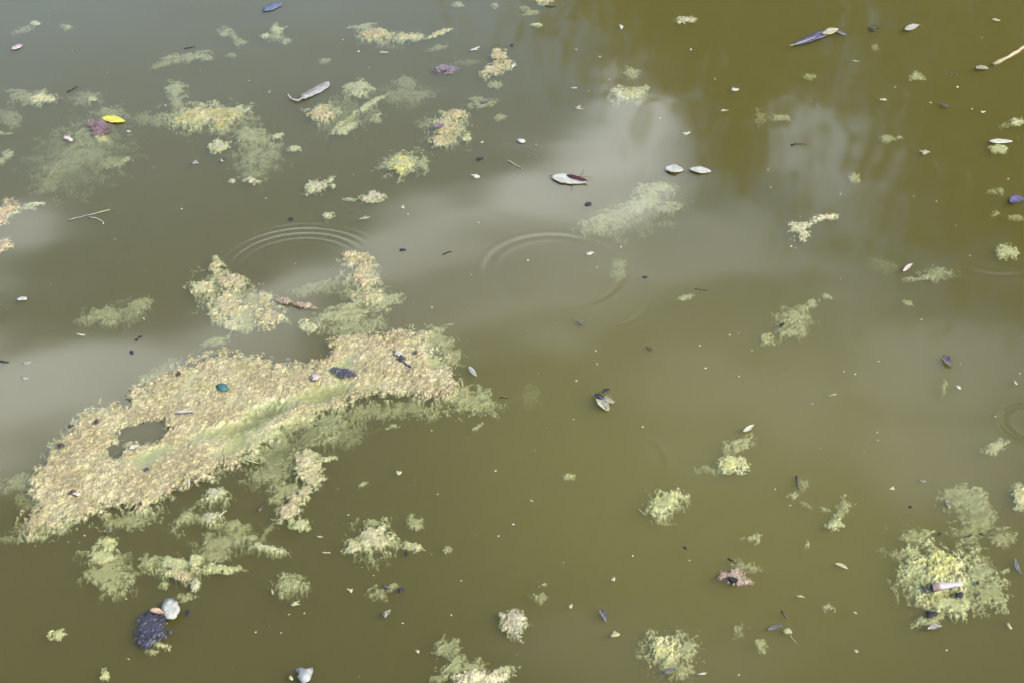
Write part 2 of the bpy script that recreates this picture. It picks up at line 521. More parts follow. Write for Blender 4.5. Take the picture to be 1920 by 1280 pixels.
def algae(name, label, cat, shapes, holes=(), seed=0, tint='dry', rag=0.6, group=None, dens=1.0, fine=1.0, lift=0.0, dips=()):
    """shapes: ('poly', [(px,py)...], soft_px, level_mm) or (cx, cy, rx, ry, turn, level_mm); photo pixels on the water plane"""
    bb = []
    for s in shapes:
        if s[0] == 'poly':
            q = np.array(s[1]); bb += [(q[:, 0].min() - 30, q[:, 1].min() - 25), (q[:, 0].max() + 30, q[:, 1].max() + 25)]
        else:
            r = max(s[2], s[3]) * 1.5 + 6
            bb += [(s[0] - r, s[1] - r * 0.9), (s[0] + r, s[1] + r * 0.9)]
    bb = np.array(bb)
    x0p, y0p, x1p, y1p = bb[:, 0].min(), bb[:, 1].min(), bb[:, 0].max(), bb[:, 1].max()
    corners = [W(a, b) for a in (x0p, x1p) for b in (y0p, y1p)]
    xa, xb = min(c[0] for c in corners), max(c[0] for c in corners)
    ya, yb = min(c[1] for c in corners), max(c[1] for c in corners)
    ox, oy = W((x0p + x1p) / 2, (y0p + y1p) / 2)
    ps = pxsize((y0p + y1p) / 2)
    st = ps * 1.25 / fine
    xs, ys = np.arange(xa, xb, st), np.arange(ya, yb, st * 1.25)
    X, Y = np.meshgrid(xs, ys)
    jx = X + rng.uniform(-.3, .3, X.shape) * st; jy = Y + rng.uniform(-.3, .3, Y.shape) * st
    px, py = PX(jx, jy)
    sizes = [math.sqrt(q[2] * q[3]) for q in shapes if q[0] != 'poly'] or [30]
    sc_ = (0.0007 / ps) ** 0.5 * min(2.4, max(1.0, 24 / (sum(sizes) / len(sizes))))   # small clumps fray at a finer scale
    kw = max(1.0, sc_ * .8)
    wx, wy = fbm(jx * 42 * kw, jy * 42 * kw, 3, seed + .1), fbm(jx * 42 * kw, jy * 42 * kw, 3, seed + 5.2)
    fx, fy = fbm(jx * 190 * sc_, jy * 190 * sc_, 2, seed + 2.2), fbm(jx * 190 * sc_, jy * 190 * sc_, 2, seed + 7.7)
    n1 = fbm(jx * 70 * sc_, jy * 70 * sc_, 5, seed + 1.3, 0.68)
    rid = 1 - 2 * np.abs(perlin(jx * 110 + wx * 1.5, jy * 110 + wy * 1.5, seed + 3.1))
    n3 = fbm(jx * 300 * sc_ + wx, jy * 300 * sc_ + wy, 2, seed + 4.4, 0.6)
    big = fbm(jx * 16, jy * 16, 3, seed + 30.3, 0.55); mid = fbm(jx * 45, jy * 45, 3, seed + 31.7, 0.6)
    lobe = 1 - 2.6 * np.abs(fbm(jx * 58 * sc_ + wx * .6, jy * 58 * sc_ + wy * .6, 2, seed + 33.0, .5))   # pillowy lobes with sunken seams
    best = np.full(X.shape, -1.0); ztop = np.full(X.shape, -60.0); alpha = np.zeros(X.shape)
    for s in shapes:
        if s[0] == 'poly':
            _, poly, soft, level = s
            m = np.clip(seg_dist(px + wx * soft * .7 + fx * 6, py + (wy * soft * .6 + fy * 5), poly) / soft, -1.5, 1.2)
        else:
            cx, cy, rx, ry, turn, level = s
            a = R(turn); ca, sa = math.cos(a), math.sin(a)
            k = min(rx, ry)
            ux, uy = px - cx + wx * k * 1.0 + fx * k * .35, py - cy + wy * k * .85 + fy * k * .3
            m = 1.04 - np.hypot((ux * ca + uy * sa) / rx, (-ux * sa + uy * ca) / ry)
        for h in holes:
            a = R(h[4]); ca, sa = math.cos(a), math.sin(a)
            ux, uy = px - h[0] + wx * 16 + fx * 7, py - h[1] + wy * 11 + fy * 5
            e = np.hypot((ux * ca + uy * sa) / h[2], (-ux * sa + uy * ca) / h[3])
            m = np.minimum(m, (e - 1) * 1.3)
        mm = m + rag * (1.0 if s[0] == 'poly' else 1.3) * (0.8 * n1 + 0.2 * rid + 0.22 * n3)
        dry_l = level > -.9
        z = (level * .65 if level > 0 else level) - (3.4 if level > -5.5 else 5.0) * (1 - sstep(0.0, 0.8, mm)) ** 1.4
        if level <= -2: z = z + 1.6 * lobe - .4
        elif level > 1: z = z + big * 3.0 + mid * 2.0 - 0.2
        web = mm * (2.1 if dry_l else 1.2) + (0.7 if dry_l else 0.75) * n3 + (0.0 if level > 1 else 0.34 * lobe + .16 * rid - .06)
        al = np.clip(web, 0, 1.0 if dry_l else 0.74)
        alpha = np.where(mm > 0, np.maximum(alpha, al), alpha)
        ok = mm > 0
        best = np.where(ok, np.maximum(best, mm), best)
        ztop = np.where(ok, np.maximum(ztop, z), ztop)
    for (cx, cy, rx, ry, turn, deep) in dips:            # wet hollows
        a = R(turn); ca, sa = math.cos(a), math.sin(a)
        ux, uy = px - cx + wx * 14 + fx * 6, py - cy + wy * 10 + fy * 4
        ztop = ztop - deep * np.exp(-((ux * ca + uy * sa) / rx) ** 2 - ((-ux * sa + uy * ca) / ry) ** 2)
    keep = best > 0
    g0 = fbm(jx * 62, jy * 62, 3, seed + 9.0, 0.6)
    g1 = 1 - 2.2 * np.abs(fbm(jx * 120, jy * 120, 3, seed + 8.0, 0.5))      # rounded tufts with dark seams
    g2 = perlin(jx * 420, jy * 420, seed + 6.0)
    dryness = sstep(-1.5, 3.0, ztop)
    rel = 1.0 if sizes and (shapes[0][0] == 'poly' or sum(sizes) / len(sizes) > 26) else .65
    z = ztop + rel * (g0 * (.7 + 1.7 * dryness) + (g1 - .4) * (0.35 + 1.2 * dryness) + g2 * (.2 + .75 * dryness)) + rng.normal(0, 0.17, X.shape) * (0.3 + dryness)
    # pigment: dry crust where it stands out of the water, living green below
    v1 = sstep(-.35, .45, fbm(jx * 24, jy * 24, 3, seed + 12))[..., None]
    v2 = sstep(0.0, .55, fbm(jx * 40, jy * 40, 3, seed + 15))[..., None]
    v3 = sstep(-.1, .6, fbm(jx * 420, jy * 420, 2, seed + 18))[..., None]
    v4 = sstep(0.15, .6, fbm(jx * 30, jy * 30, 3, seed + 21))[..., None]
    v5 = sstep(-.3, .5, fbm(jx * 130, jy * 130, 3, seed + 24, .5))[..., None]
    base = TINT[tint]
    if tint in ('dark', 'brown', 'maroon', 'mauve'):
        top = base * (1 - 0.5 * v1) + base * 2.0 * 0.5 * v1
    else:
        top = base * (1 - 0.5 * v1) + PALE * 0.5 * v1
        top = top * (1 - 0.38 * v2) + YEL * 0.38 * v2
        top = top * (1 - 0.6 * v4) + PINK * 1.1 * 0.6 * v4
    top = top * (0.76 + 0.36 * v3) * (0.78 + .42 * v5)
    zz = z[..., None]
    if tint in ('dark', 'brown', 'maroon', 'mauve'):
        C = top
    else:
        low = WET * (1 - v1 * .5) + SUB * v1 * .5
        low = low * (1 - sstep(-3, -9, zz)) + SUB * sstep(-3, -9, zz)
        f = sstep(-1.8, 1.6, zz)
        C = low * (1 - f) + top * f
    idx = -np.ones(X.size, dtype=np.int64)
    ny, nx = X.shape
    k4 = keep[:-1, :-1] & keep[1:, :-1] & keep[:-1, 1:] & keep[1:, 1:]
    jj, ii = np.nonzero(k4)
    i0 = jj * nx + ii
    F = np.stack([i0, i0 + 1, i0 + 1 + nx, i0 + nx], 1)
    used = np.unique(F)
    idx[used] = np.arange(len(used))
    Vall = np.stack([jx.ravel() - ox, jy.ravel() - oy, (z.ravel() + lift) * 0.001], 1)
    if len(used) < 4:
        print('EMPTY', name, label); return None
    V, C2, A2 = Vall[used], C.reshape(-1, 3)[used], alpha.ravel()[used]
    o = link(name, mesh_np(name, V, idx[F], M_ALGAE, C2, A=A2), None, (ox, oy, 0))
    tag(o, label, cat, group)
    area = len(F) * st * st * 1.25
    strands(o, V, C2, A2, int(min(60000, max(30, area * (2.0e5 + 1.6e5 * float((V[:, 2] > lift * .001).mean())) * dens))), ps, seed, lift)
    emerged = V[:, 2] > (0.0005 + lift * .001)
    if emerged.sum() > 60 and tint not in ('dark',):
        crumbs(o, V[emerged], int(min(9000, area * emerged.mean() * 5e4)), ps, seed)
    return o


def strands(parent, V, C, A_, ns, ps, seed, lift=0.0):
    """fine filaments lying on the mass and reaching out of it"""
    r = np.random.default_rng(int(seed * 100) + 7)
    w = (.06 + A_) ** 1.2 * (.4 + .6 * sstep(-3.0, 1.0, V[:, 2] * 1000 - lift))
    pick = r.choice(len(V), ns, p=w / w.sum())
    P = V[pick].copy(); c = C[pick]
    dry = sstep(-0.5, 2.0, P[:, 2] * 1000 - lift)
    L = r.uniform(1.5, 6.5, ns) * 0.001 * np.where(r.random(ns) < .08, 2.6, 1.0) * (1 - .5 * dry)
    th = r.uniform(0, 2 * np.pi, ns); bend = r.normal(0, 1.2, ns)
    wd = r.uniform(0.035, 0.10, ns) * 0.001 * (ps / 0.00055) ** 0.7
    segs = 3
    pts = [P + np.stack([np.zeros(ns), np.zeros(ns), r.uniform(0, .5, ns) * .001], 1)]
    rise = r.normal(0.0, 0.25, ns) * (0.4 + .8 * dry)
    for k in range(segs):
        t = th + bend * (k / segs)
        d = np.stack([np.cos(t), np.sin(t), rise * (1 - k * 0.5)], 1) * (L / segs)[:, None]
        pts.append(pts[-1] + d)
    A = np.stack(pts, 1)
    tw = r.normal(0, .9, ns)
    side = np.stack([-np.sin(th) * np.cos(tw), np.cos(th) * np.cos(tw), np.sin(tw)], 1)[:, None, :]
    tap = np.array([1.0, 0.9, 0.7, 0.25])[None, :, None]
    a, b = A - side * wd[:, None, None] * tap, A + side * wd[:, None, None] * tap
    VV = np.concatenate([a, b], 1).reshape(-1, 3)
    base = (np.arange(ns) * 8)[:, None, None]
    q = np.array([[k, k + 1, k + 5, k + 4] for k in range(segs)])[None]
    F = (base + q).reshape(-1, 4)
    tone = np.where(r.random(ns) < .22, r.uniform(.35, .7, ns), r.uniform(.85, 1.35, ns))[:, None]
    tone = 1 + (tone - 1) * (.35 + .65 * dry[:, None])
    cc = np.repeat(np.clip(c * tone, 0, .7), 8, axis=0)
    o = link('filaments', mesh_np('filaments', VV, F, M_STRAND, cc), parent)
    o['kind'] = 'stuff'


def crumbs(parent, V, n, ps, seed):
    """gas bubbles and bleached crumbs caught in the dry crust, and a few dark seeds"""
    if n < 8: return
    r = np.random.default_rng(int(seed * 100) + 23)
    P = V[r.integers(0, len(V), n)]
    s = r.uniform(.12, .32, n)[:, None, None] * 0.001 * (ps / 0.00055) ** 0.8
    octa = np.array([[1, 0, 0], [-1, 0, 0], [0, 1, 0], [0, -1, 0], [0, 0, 1], [0, 0, -1.]])[None]
    VV = (P[:, None, :] + octa * s * r.uniform(.6, 1.3, (n, 6, 1)) + np.array([0, 0, .0002])).reshape(-1, 3)
    f = np.array([[0, 2, 4], [2, 1, 4], [1, 3, 4], [3, 0, 4], [2, 0, 5], [1, 2, 5], [3, 1, 5], [0, 3, 5]])[None]
    F = ((np.arange(n) * 6)[:, None, None] + f).reshape(-1, 3)
    dark = r.random(n) < .10
    c = np.where(dark[:, None], np.array([.06, .045, .035]), PALE * r.uniform(.8, 1.5, n)[:, None])
    o = link('crumbs', mesh_np('crumbs', VV, F, M_CRUMB, np.repeat(np.clip(c, 0, .7), 6, axis=0)), parent)
    o['kind'] = 'stuff'


M_CRUMB = mat_pigment('bleached_crumbs', 0.22, 500.0, 0.0, 0.5, 0.05)

BIG = [(46, 1002), (60, 940), (60, 885), (92, 838), (132, 800), (172, 762), (232, 750), (262, 720), (340, 682), (402, 657),
       (455, 658), (520, 678), (592, 680), (618, 650), (640, 614), (700, 622), (798, 614), (808, 650), (842, 676), (858, 700),
       (855, 742), (800, 750), (735, 740), (660, 752), (600, 784), (560, 806), (500, 834), (462, 870), (400, 892), (345, 915),
       (305, 935), (268, 964), (215, 950), (150, 975), (95, 998)]
algae('algae_mat', 'largest tan crusty algae mat, stretching across the lower left water', 'algae mat',
      [('poly', BIG, 30, 3.5), (870, 742, 56, 26, 8, -2.5), (845, 655, 26, 24, 0, -4), (905, 752, 40, 14, 0, -4.5),
       (600, 800, 66, 26, -25, -3), (520, 838, 66, 26, -20, -2.5), (85, 985, 66, 20, -12, -1.2), (690, 765, 95, 16, -4, -5),
       (300, 690, 64, 16, -25, -7), (130, 800, 54, 16, -35, -6), (650, 672, 60, 12, 0, -3), (810, 640, 44, 28, 0, -3),
       (640, 805, 55, 22, -15, -8), (240, 968, 60, 16, -8, -4), (770, 760, 80, 14, 0, -5)],
      holes=[(268, 812, 46, 17, -14), (218, 845, 15, 15, 0)],
      dips=[(462, 792, 48, 14, -22, 9), (510, 766, 34, 9, -14, 7), (415, 728, 18, 8, 0, 4), (440, 835, 40, 18, -25, 5), (620, 735, 44, 13, -20, 7), (550, 800, 46, 14, -25, 7), (530, 835, 60, 14, -25, 6), (390, 812, 30, 8, -20, 3), (300, 842, 40, 12, -15, 3), (190, 850, 20, 20, 0, 3),
            (560, 745, 50, 10, -20, 3), (640, 690, 12, 30, 30, 4), (270, 870, 40, 14, -10, 2.5), (820, 680, 30, 10, 30, 3)], seed=1, rag=0.95)

CLUMPS = [
    # (name, label, category, shapes, tint, rag, seed)
    ('algae_clump', 'branching pale tan algae clump just above the large mat, holding a bark strip', 'algae',
     [(405, 495, 15, 17, 0, 1.5), (432, 527, 30, 17, 15, 2.8), (380, 536, 28, 15, 0, .8), (428, 575, 38, 30, 0, 2.2), (495, 560, 26, 22, 0, 1.2),
      (505, 595, 32, 22, 0, 2.4), (432, 606, 16, 12, 0, 0), (460, 590, 66, 28, 0, -3), (415, 545, 50, 40, 20, -3.5), (470, 560, 60, 22, 0, -4), (400, 632, 34, 7, -10, -5)], 'dry', .7, 2),
    ('algae_clump', 'hook shaped tan clump trailing green algae above the large mat', 'algae',
     [(668, 485, 30, 14, 0, 2.8), (685, 522, 25, 30, 0, 3), (690, 555, 32, 16, 0, 1.5), (712, 562, 46, 17, -10, -1.8), (642, 585, 62, 18, -12, -2),
      (580, 607, 26, 12, 0, 1.4), (592, 530, 56, 13, -10, -6), (735, 556, 26, 10, 0, -3), (660, 605, 70, 14, -8, -4), (680, 530, 44, 42, 0, -4)], 'dry', .65, 3),
    ('algae_clump', 'tapering tan algae lobe hanging below the large mat', 'algae',
     [(572, 858, 28, 24, 0, 2.4), (586, 888, 24, 32, 20, 2.6), (545, 952, 38, 17, -40, 2.4), (556, 980, 22, 12, 0, -.5), (500, 882, 50, 22, -10, -4),
      (532, 915, 32, 26, 0, -3), (615, 857, 20, 5, -10, -.5), (570, 925, 14, 24, 10, 1.5)], 'dry', .65, 4),
    ('algae_clump', 'rounded greyish clump at the lower edge of the large mat', 'algae', [(405, 926, 28, 16, 0, .6), (404, 930, 34, 20, 0, -4)], 'grey', .7, 5),
    ('algae_clump', 'slanted green wisp, first of two below the large mat', 'algae', [(345, 966, 28, 13, -45, -1.4), (345, 966, 34, 18, -45, -5)], 'wet', .7, 6),
    ('algae_clump', 'speckled pale wisp beside the slanted green one', 'algae', [(392, 967, 22, 11, -10, .6), (390, 968, 28, 15, 0, -4)], 'grey', .8, 7),
    ('algae_clump', 'dull green submerged cloud of algae with a round knob on top', 'algae',
     [(425, 1008, 58, 24, -18, -3.2), (436, 978, 16, 11, 0, -2.2), (395, 1030, 30, 18, 0, -4), (420, 1010, 66, 32, -15, -8), (470, 1000, 16, 8, 0, -3), (500, 985, 30, 5, -55, -6)], 'wet', .55, 8),
    ('algae_clump', 'curling yellow edged algae strip running under the submerged green cloud', 'algae',
     [(285, 1048, 24, 18, 0, -2.4), (325, 1056, 32, 15, 10, -.6), (332, 1074, 30, 11, 10, 1.4), (366, 1048, 14, 18, 0, 0), (412, 1064, 48, 9, -3, -.2),
      (348, 1112, 24, 8, -10, -3), (340, 1062, 50, 22, 0, -6), (306, 1092, 14, 8, 0, -2)], 'yellow', .65, 9),
    ('algae_clump', 'small grey lump of algae above the round white petal', 'algae', [(366, 1092, 13, 15, 0, 1.4)], 'grey', .6, 10),
    ('algae_clump', 'upright olive tuft of algae left of the curling yellow strip', 'algae',
     [(200, 1018, 18, 16, -20, .2), (190, 1040, 32, 16, 0, -.4), (206, 1074, 44, 28, 0, -1.6), (203, 1060, 52, 44, 0, -6)], 'wet', .7, 11),
    ('algae_clump', 'thin whitish bar of scum under the tapering tan lobe', 'algae', [(500, 1025, 36, 7, 8, .5), (500, 1026, 40, 10, 8, -4)], 'grey', .8, 12),
    ('algae_clump', 'lone dull green tuft below the whitish bar of scum', 'algae', [(540, 1090, 29, 19, 0, -2.0), (540, 1092, 34, 24, 0, -7), (528, 1108, 8, 10, 0, -2)], 'wet', .6, 13),
    ('algae_clump', 'faint sunken green patch touching the left picture edge beside the mat', 'algae', [(30, 897, 44, 18, 0, -6), (55, 930, 34, 16, 20, -6.5)], 'wet', .6, 14),
    ('algae_clump', 'spidery olive scrap near the lower left corner', 'algae', [(105, 1188, 13, 12, -30, -.2)], 'wet', 1.0, 15),
    ('algae_clump', 'small dark olive scrap at the bottom edge, left', 'algae', [(195, 1262, 9, 14, -20, .2)], 'wet', .8, 16),
    ('algae_clump', 'two lobed speckled algae clump with a small satellite on its right', 'algae',
     [(700, 976, 20, 8, 10, -1.6), (705, 1008, 36, 27, 0, .6), (663, 1022, 24, 14, -10, 1.6), (770, 1021, 23, 9, 10, 0), (700, 1012, 46, 36, 0, -4), (738, 1018, 26, 8, 0, -3)], 'dry', .75, 17),
    ('algae_clump', 'small pale green shred right of the two lobed clump', 'algae', [(775, 974, 16, 12, 20, -2), (784, 982, 10, 6, 0, -3)], 'wet', .7, 18),
    ('algae_clump', 'sunken green pad carrying two dark sticks', 'algae', [(706, 1104, 24, 13, 0, -4), (736, 1093, 14, 6, -20, -4)], 'wet', .5, 19),
    ('algae_clump', 'round greyish tan clump on open water near the bottom centre', 'algae', [(963, 1166, 24, 25, 0, 1.4), (960, 1142, 8, 8, 0, 0)], 'grey', .7, 20),
    ('algae_mat', 'bleached cream algae mat cut off by the bottom edge', 'algae mat',
     [(905, 1272, 58, 22, 0, 3.4), (948, 1252, 24, 9, -10, 1.2), (870, 1246, 48, 18, 0, -2.2), (838, 1208, 28, 20, 20, -3), (822, 1264, 24, 10, 0, -4), (855, 1232, 20, 14, 0, -2)], 'pale', .6, 21),
    ('algae_clump', 'small sunken shred with a curved stem, bottom centre right', 'algae', [(1013, 1114, 20, 9, 5, -3), (1015, 1092, 11, 4, -20, -3)], 'wet', .6, 22),
    ('algae_clump', 'star shaped yellow green clump at the bottom edge', 'algae',
     [(1248, 1212, 32, 22, 0, 1.6), (1255, 1215, 52, 34, 0, -1.8), (1265, 1250, 34, 18, 0, -4), (1292, 1212, 20, 16, 0, -1)], 'lemon', .85, 23),
    ('algae_clump', 'lacy yellow clump floating alone inside a faint ring', 'algae', [(1250, 936, 34, 20, -8, 1.4), (1238, 954, 17, 10, 0, .2), (1250, 940, 40, 26, 0, -5)], 'lemon', .9, 24),
    ('algae_clump', 'pale clump with a trailing left tail, right of centre', 'algae',
     [(1376, 869, 27, 17, 8, 1.0), (1393, 826, 25, 13, -20, -2.4), (1335, 872, 34, 8, 5, -6), (1362, 832, 12, 14, 0, -4)], 'lemon', .7, 25),
    ('algae_clump', 'sunken smudge beside an upright dark stick, right', 'algae', [(1508, 898, 14, 13, 0, -6), (1488, 924, 13, 7, -10, -2), (1512, 938, 16, 4, 20, -5)], 'wet', .6, 26),
    ('algae_clump', 'boot shaped green shred below the upright dark stick', 'algae', [(1586, 945, 16, 18, 30, -2.4), (1566, 978, 17, 11, 0, -.6), (1574, 960, 22, 10, -35, -3), (1548, 948, 14, 4, 10, -4)], 'wet', .65, 27),
    ('algae_clump', 'small green blob beside the smallest ripple ring', 'algae', [(1415, 1003, 13, 13, 0, -2), (1396, 1001, 12, 3, 0, -5)], 'wet', .5, 28),
    ('algae_clump', 'broad sunken pale green cloud above the yellow patch, lower right', 'algae',
     [(1796, 922, 34, 22, 0, -4.5), (1832, 940, 40, 30, 20, -4.5), (1830, 978, 42, 28, 0, -4.5), (1882, 1000, 23, 20, 0, -3.5), (1832, 912, 25, 7, 15, -3)], 'wet', .6, 29),
    ('algae_clump', 'yellow clump cut off by the right edge', 'algae', [(1914, 930, 17, 27, 10, .8), (1908, 908, 14, 8, 0, -1)], 'yellow', .75, 30),
    ('algae_mat', 'bright yellow green algae patch under the cigarette end, lower right', 'algae mat',
     [(1765, 1062, 46, 42, 20, 1.6), (1762, 1068, 74, 54, 10, -.8), (1790, 1090, 90, 50, 15, -3), (1722, 1000, 30, 18, 20, -3), (1838, 1076, 40, 36, 20, -2.4), (1856, 1114, 36, 24, 0, -1.4),
      (1786, 1128, 44, 20, 0, -.6), (1716, 1080, 34, 44, 20, -4), (1744, 1152, 34, 14, -15, -1.6), (1690, 1034, 36, 8, 15, -6), (1880, 1066, 26, 5, -20, -2)], 'lemon', .8, 31),
    ('algae_clump', 'sunken green smear above the brown flower head', 'algae', [(1400, 1054, 32, 10, 10, -5), (1390, 1044, 10, 10, 0, -6)], 'wet', .6, 32),
    ('algae_clump', 'small green rag, right one of two near the bottom right twigs', 'algae', [(1427, 1201, 14, 12, 15, -1.6)], 'wet', .6, 33),
    ('algae_clump', 'sunken green rag, left one of two near the bottom right twigs', 'algae', [(1386, 1174, 10, 14, 0, -5)], 'wet', .6, 34),
    # middle right
    ('algae_clump', 'leafy chain of pale green algae reaching up to the right', 'algae',
     [(1512, 568, 24, 9, -22, -2.2), (1486, 592, 28, 17, 0, -2.2), (1486, 620, 30, 8, 5, -3), (1436, 630, 18, 13, -30, -3), (1550, 552, 13, 5, 15, -1.5), (1490, 598, 40, 30, -20, -7)], 'wet', .6, 35),
    ('algae_clump', 'bristly dry straw coloured clump at the upper right', 'algae', [(1500, 424, 23, 15, -10, 1.4), (1545, 407, 28, 6, -8, 1.2), (1505, 436, 14, 12, 0, .5)], 'pale', .95, 36),
    ('algae_clump', 'small ragged clump near the right edge, mid height', 'algae', [(1890, 468, 20, 15, 0, -.4)], 'yellow', .8, 37),
    ('algae_clump', 'flat sunken green smear beside a pale chip, right', 'algae', [(1762, 505, 38, 13, 0, -4.6), (1730, 516, 36, 5, -8, -3), (1660, 480, 30, 12, 20, -12)], 'wet', .5, 38),
    ('algae_clump', 'tiny sunken pad under the flat green smear', 'algae', [(1703, 562, 11, 6, 0, -3.5)], 'wet', .4, 39),
    ('algae_clump', 'yellowish lozenge of algae left of the leafy chain', 'algae', [(1286, 553, 19, 5, -15, -1.6)], 'wet', .5, 40),
    ('algae_clump', 'dim upright streak of algae on the central ripple ring', 'algae', [(1160, 490, 15, 24, 10, -7)], 'wet', .5, 41),
    ('algae_clump', 'blurred square patch of algae sunk deep at the centre', 'algae', [(995, 722, 24, 26, 0, -14)], 'wet', .25, 42),
    ('algae_clump', 'long sunken cloud of pale algae below the red striped petal', 'algae',
     [(1230, 350, 38, 13, -5, -3.2), (1205, 374, 42, 18, -20, -3.6), (1252, 380, 32, 12, 0, -4.5), (1142, 404, 58, 18, -12, -4.6), (1118, 424, 30, 9, 0, -6), (1190, 390, 90, 34, -15, -9)], 'wet', .6, 43),
    # upper middle
    ('algae_clump', 'pale yellow clump left of the big mirrored cloud', 'algae', [(1175, 173, 27, 13, 0, .2), (1206, 163, 16, 6, -15, -2), (1178, 174, 36, 17, 0, -6)], 'yellow', .7, 44),
    ('algae_clump', 'sunken pale tuft just above the pale yellow clump', 'algae', [(1183, 132, 18, 11, 10, -2.4)], 'wet', .65, 45),
    ('algae_clump', 'brick shaped tan clump holding a purple scrap, upper centre', 'algae',
     [(850, 215, 29, 13, -8, 3), (834, 238, 28, 18, 0, 3.2), (828, 262, 21, 10, 0, 2.6), (874, 255, 11, 8, 0, .6), (800, 225, 20, 10, 0, -5), (840, 240, 46, 32, 0, -6)], 'dry', .6, 46),
    ('algae_clump', 'bright yellow tuft with green halo, upper centre', 'algae', [(750, 308, 26, 15, -15, 2), (756, 304, 46, 24, -5, -2.6), (793, 306, 14, 14, 0, -2)], 'lemon', .8, 47),
    ('algae_clump', 'small greyish tuft below the bright yellow tuft', 'algae', [(698, 370, 25, 11, -10, 1.4), (655, 371, 14, 3, 0, -1)], 'grey', .75, 48),
    ('algae_clump', 'stacked tan clump, upper centre near the purple leaf', 'algae', [(937, 104, 16, 13, 0, 2.8), (924, 130, 28, 13, -25, 3.2), (950, 122, 14, 10, 0, 2), (928, 155, 17, 7, 0, -2.6), (875, 107, 34, 5, -5, -8)], 'dry', .6, 49),
    ('algae_clump', 'winding tan scum bar near the top edge', 'algae', [(703, 63, 38, 11, 8, 2.6), (768, 69, 36, 7, -2, 2.2), (824, 61, 26, 5, -20, 1), (680, 47, 32, 6, -5, -1.6), (720, 66, 60, 15, 0, -6)], 'dry', .6, 50),
    ('algae_clump', 'sunken green sliver under the winding tan bar', 'algae', [(820, 84, 21, 6, -12, -4.6)], 'wet', .5, 51),
    ('algae_clump', 'tan clump cut off by the top edge', 'algae', [(1020, 1, 22, 7, 0, 2.8), (995, 21, 18, 6, -10, -1.6), (985, 12, 10, 5, 0, -3)], 'dry', .6, 52),
    ('algae_clump', 'tiny pale pad at the top edge, left of the cut off clump', 'algae', [(858, 6, 12, 5, 0, -1.2)], 'wet', .6, 53),
    ('algae_clump', 'faint pad at the top edge between two pale ones', 'algae', [(928, 7, 9, 5, 0, -3)], 'wet', .6, 54),
    ('algae_clump', 'pale sliver under the clump cut off by the top edge', 'algae', [(1006, 45, 13, 4, 0, -.2)], 'wet', .6, 55),
    ('algae_clump', 'bluish sunken shred holding a dark petal, upper centre', 'algae', [(905, 190, 30, 8, -8, -2.6), (893, 180, 16, 6, 0, -3.5)], 'grey', .7, 56),
    ('algae_clump', 'small dull shred right of the brick shaped clump', 'algae', [(937, 216, 14, 7, -10, -3)], 'wet', .6, 57),
    ('algae_clump', 'tan clump beneath the grey bark piece', 'algae',
     [(602, 208, 30, 15, -8, 2.6), (645, 238, 26, 12, -20, -.2), (670, 164, 28, 15, 0, -.2), (690, 195, 44, 5, -30, -.4), (704, 216, 14, 12, 0, -2.2), (640, 205, 60, 36, -10, -7)], 'dry', .65, 58),
    ('algae_clump', 'feathery sunken green algae, right of the bark piece clump', 'algae', [(760, 150, 22, 14, 0, -5), (778, 172, 40, 10, -3, -5), (742, 172, 30, 14, -10, -5.5), (755, 165, 60, 26, 0, -10)], 'wet', .65, 59),
    # upper left
    ('algae_mat', 'long yellow tan mat beside the curled brown leaf, upper left', 'algae mat',
     [(385, 216, 66, 20, -3, 2.4), (440, 208, 36, 11, -8, 1.8), (385, 218, 95, 30, 0, -3.5), (328, 166, 22, 18, 0, -1.6), (330, 192, 16, 16, 0, -3), (285, 217, 44, 13, 8, -6)], 'yellow', .6, 60),
    ('algae_clump', 'sunken green fringe trailing below the long yellow tan mat', 'algae', [(470, 250, 36, 20, 10, -2.6), (480, 284, 36, 26, 0, -4), (470, 320, 26, 12, 0, -5), (520, 252, 14, 5, -15, -.8), (480, 280, 48, 46, 0, -9)], 'wet', .65, 61),
    ('algae_clump', 'wide sunken green algae cloud below the curled brown leaf', 'algae',
     [(205, 206, 32, 10, 0, -4), (162, 248, 46, 26, 0, -4.6), (150, 284, 48, 18, -10, -5), (108, 306, 44, 13, -15, -5), (90, 334, 38, 15, -25, -6.5), (210, 300, 30, 11, -10, -4), (234, 296, 11, 9, 0, -2), (186, 255, 15, 8, 0, .8), (150, 280, 105, 66, -25, -9)], 'wet', .6, 62),
    ('algae_clump', 'small pale clump under the long yellow tan mat', 'algae', [(410, 273, 24, 11, -15, 1)], 'grey', .75, 63),
    ('algae_clump', 'white edged shred at the foot of the sunken fringe', 'algae', [(470, 337, 18, 6, 5, .4), (434, 337, 9, 4, -10, -.4)], 'grey', .8, 64),
    ('algae_clump', 'small yellowish pad right of the sunken fringe', 'algae', [(552, 277, 15, 6, 0, -.4)], 'yellow', .6, 65),
    ('algae_clump', 'square speckled clump between the ripples and the yellow tuft', 'algae', [(592, 350, 25, 14, -15, 1.4), (618, 336, 12, 5, -40, .6), (622, 347, 7, 5, 0, .4)], 'grey', .75, 66),
    ('algae_clump', 'peach coloured mat cut off by the left edge, upper one', 'algae', [(8, 398, 34, 20, -25, 2.8)], 'pink', .55, 67),
    ('algae_clump', 'peach coloured mat cut off by the left edge, lower one', 'algae', [(4, 460, 20, 13, -20, 2.2)], 'pink', .6, 68),
    ('algae_clump', 'string of whitish foam beside the upper peach mat', 'algae', [(66, 381, 22, 4, -5, .2), (52, 388, 16, 3, 0, -1)], 'grey', .8, 69),
    ('algae_clump', 'small cream tuft at the top of the left ripple ring', 'algae', [(616, 403, 14, 7, -15, 1.6)], 'grey', .8, 70),
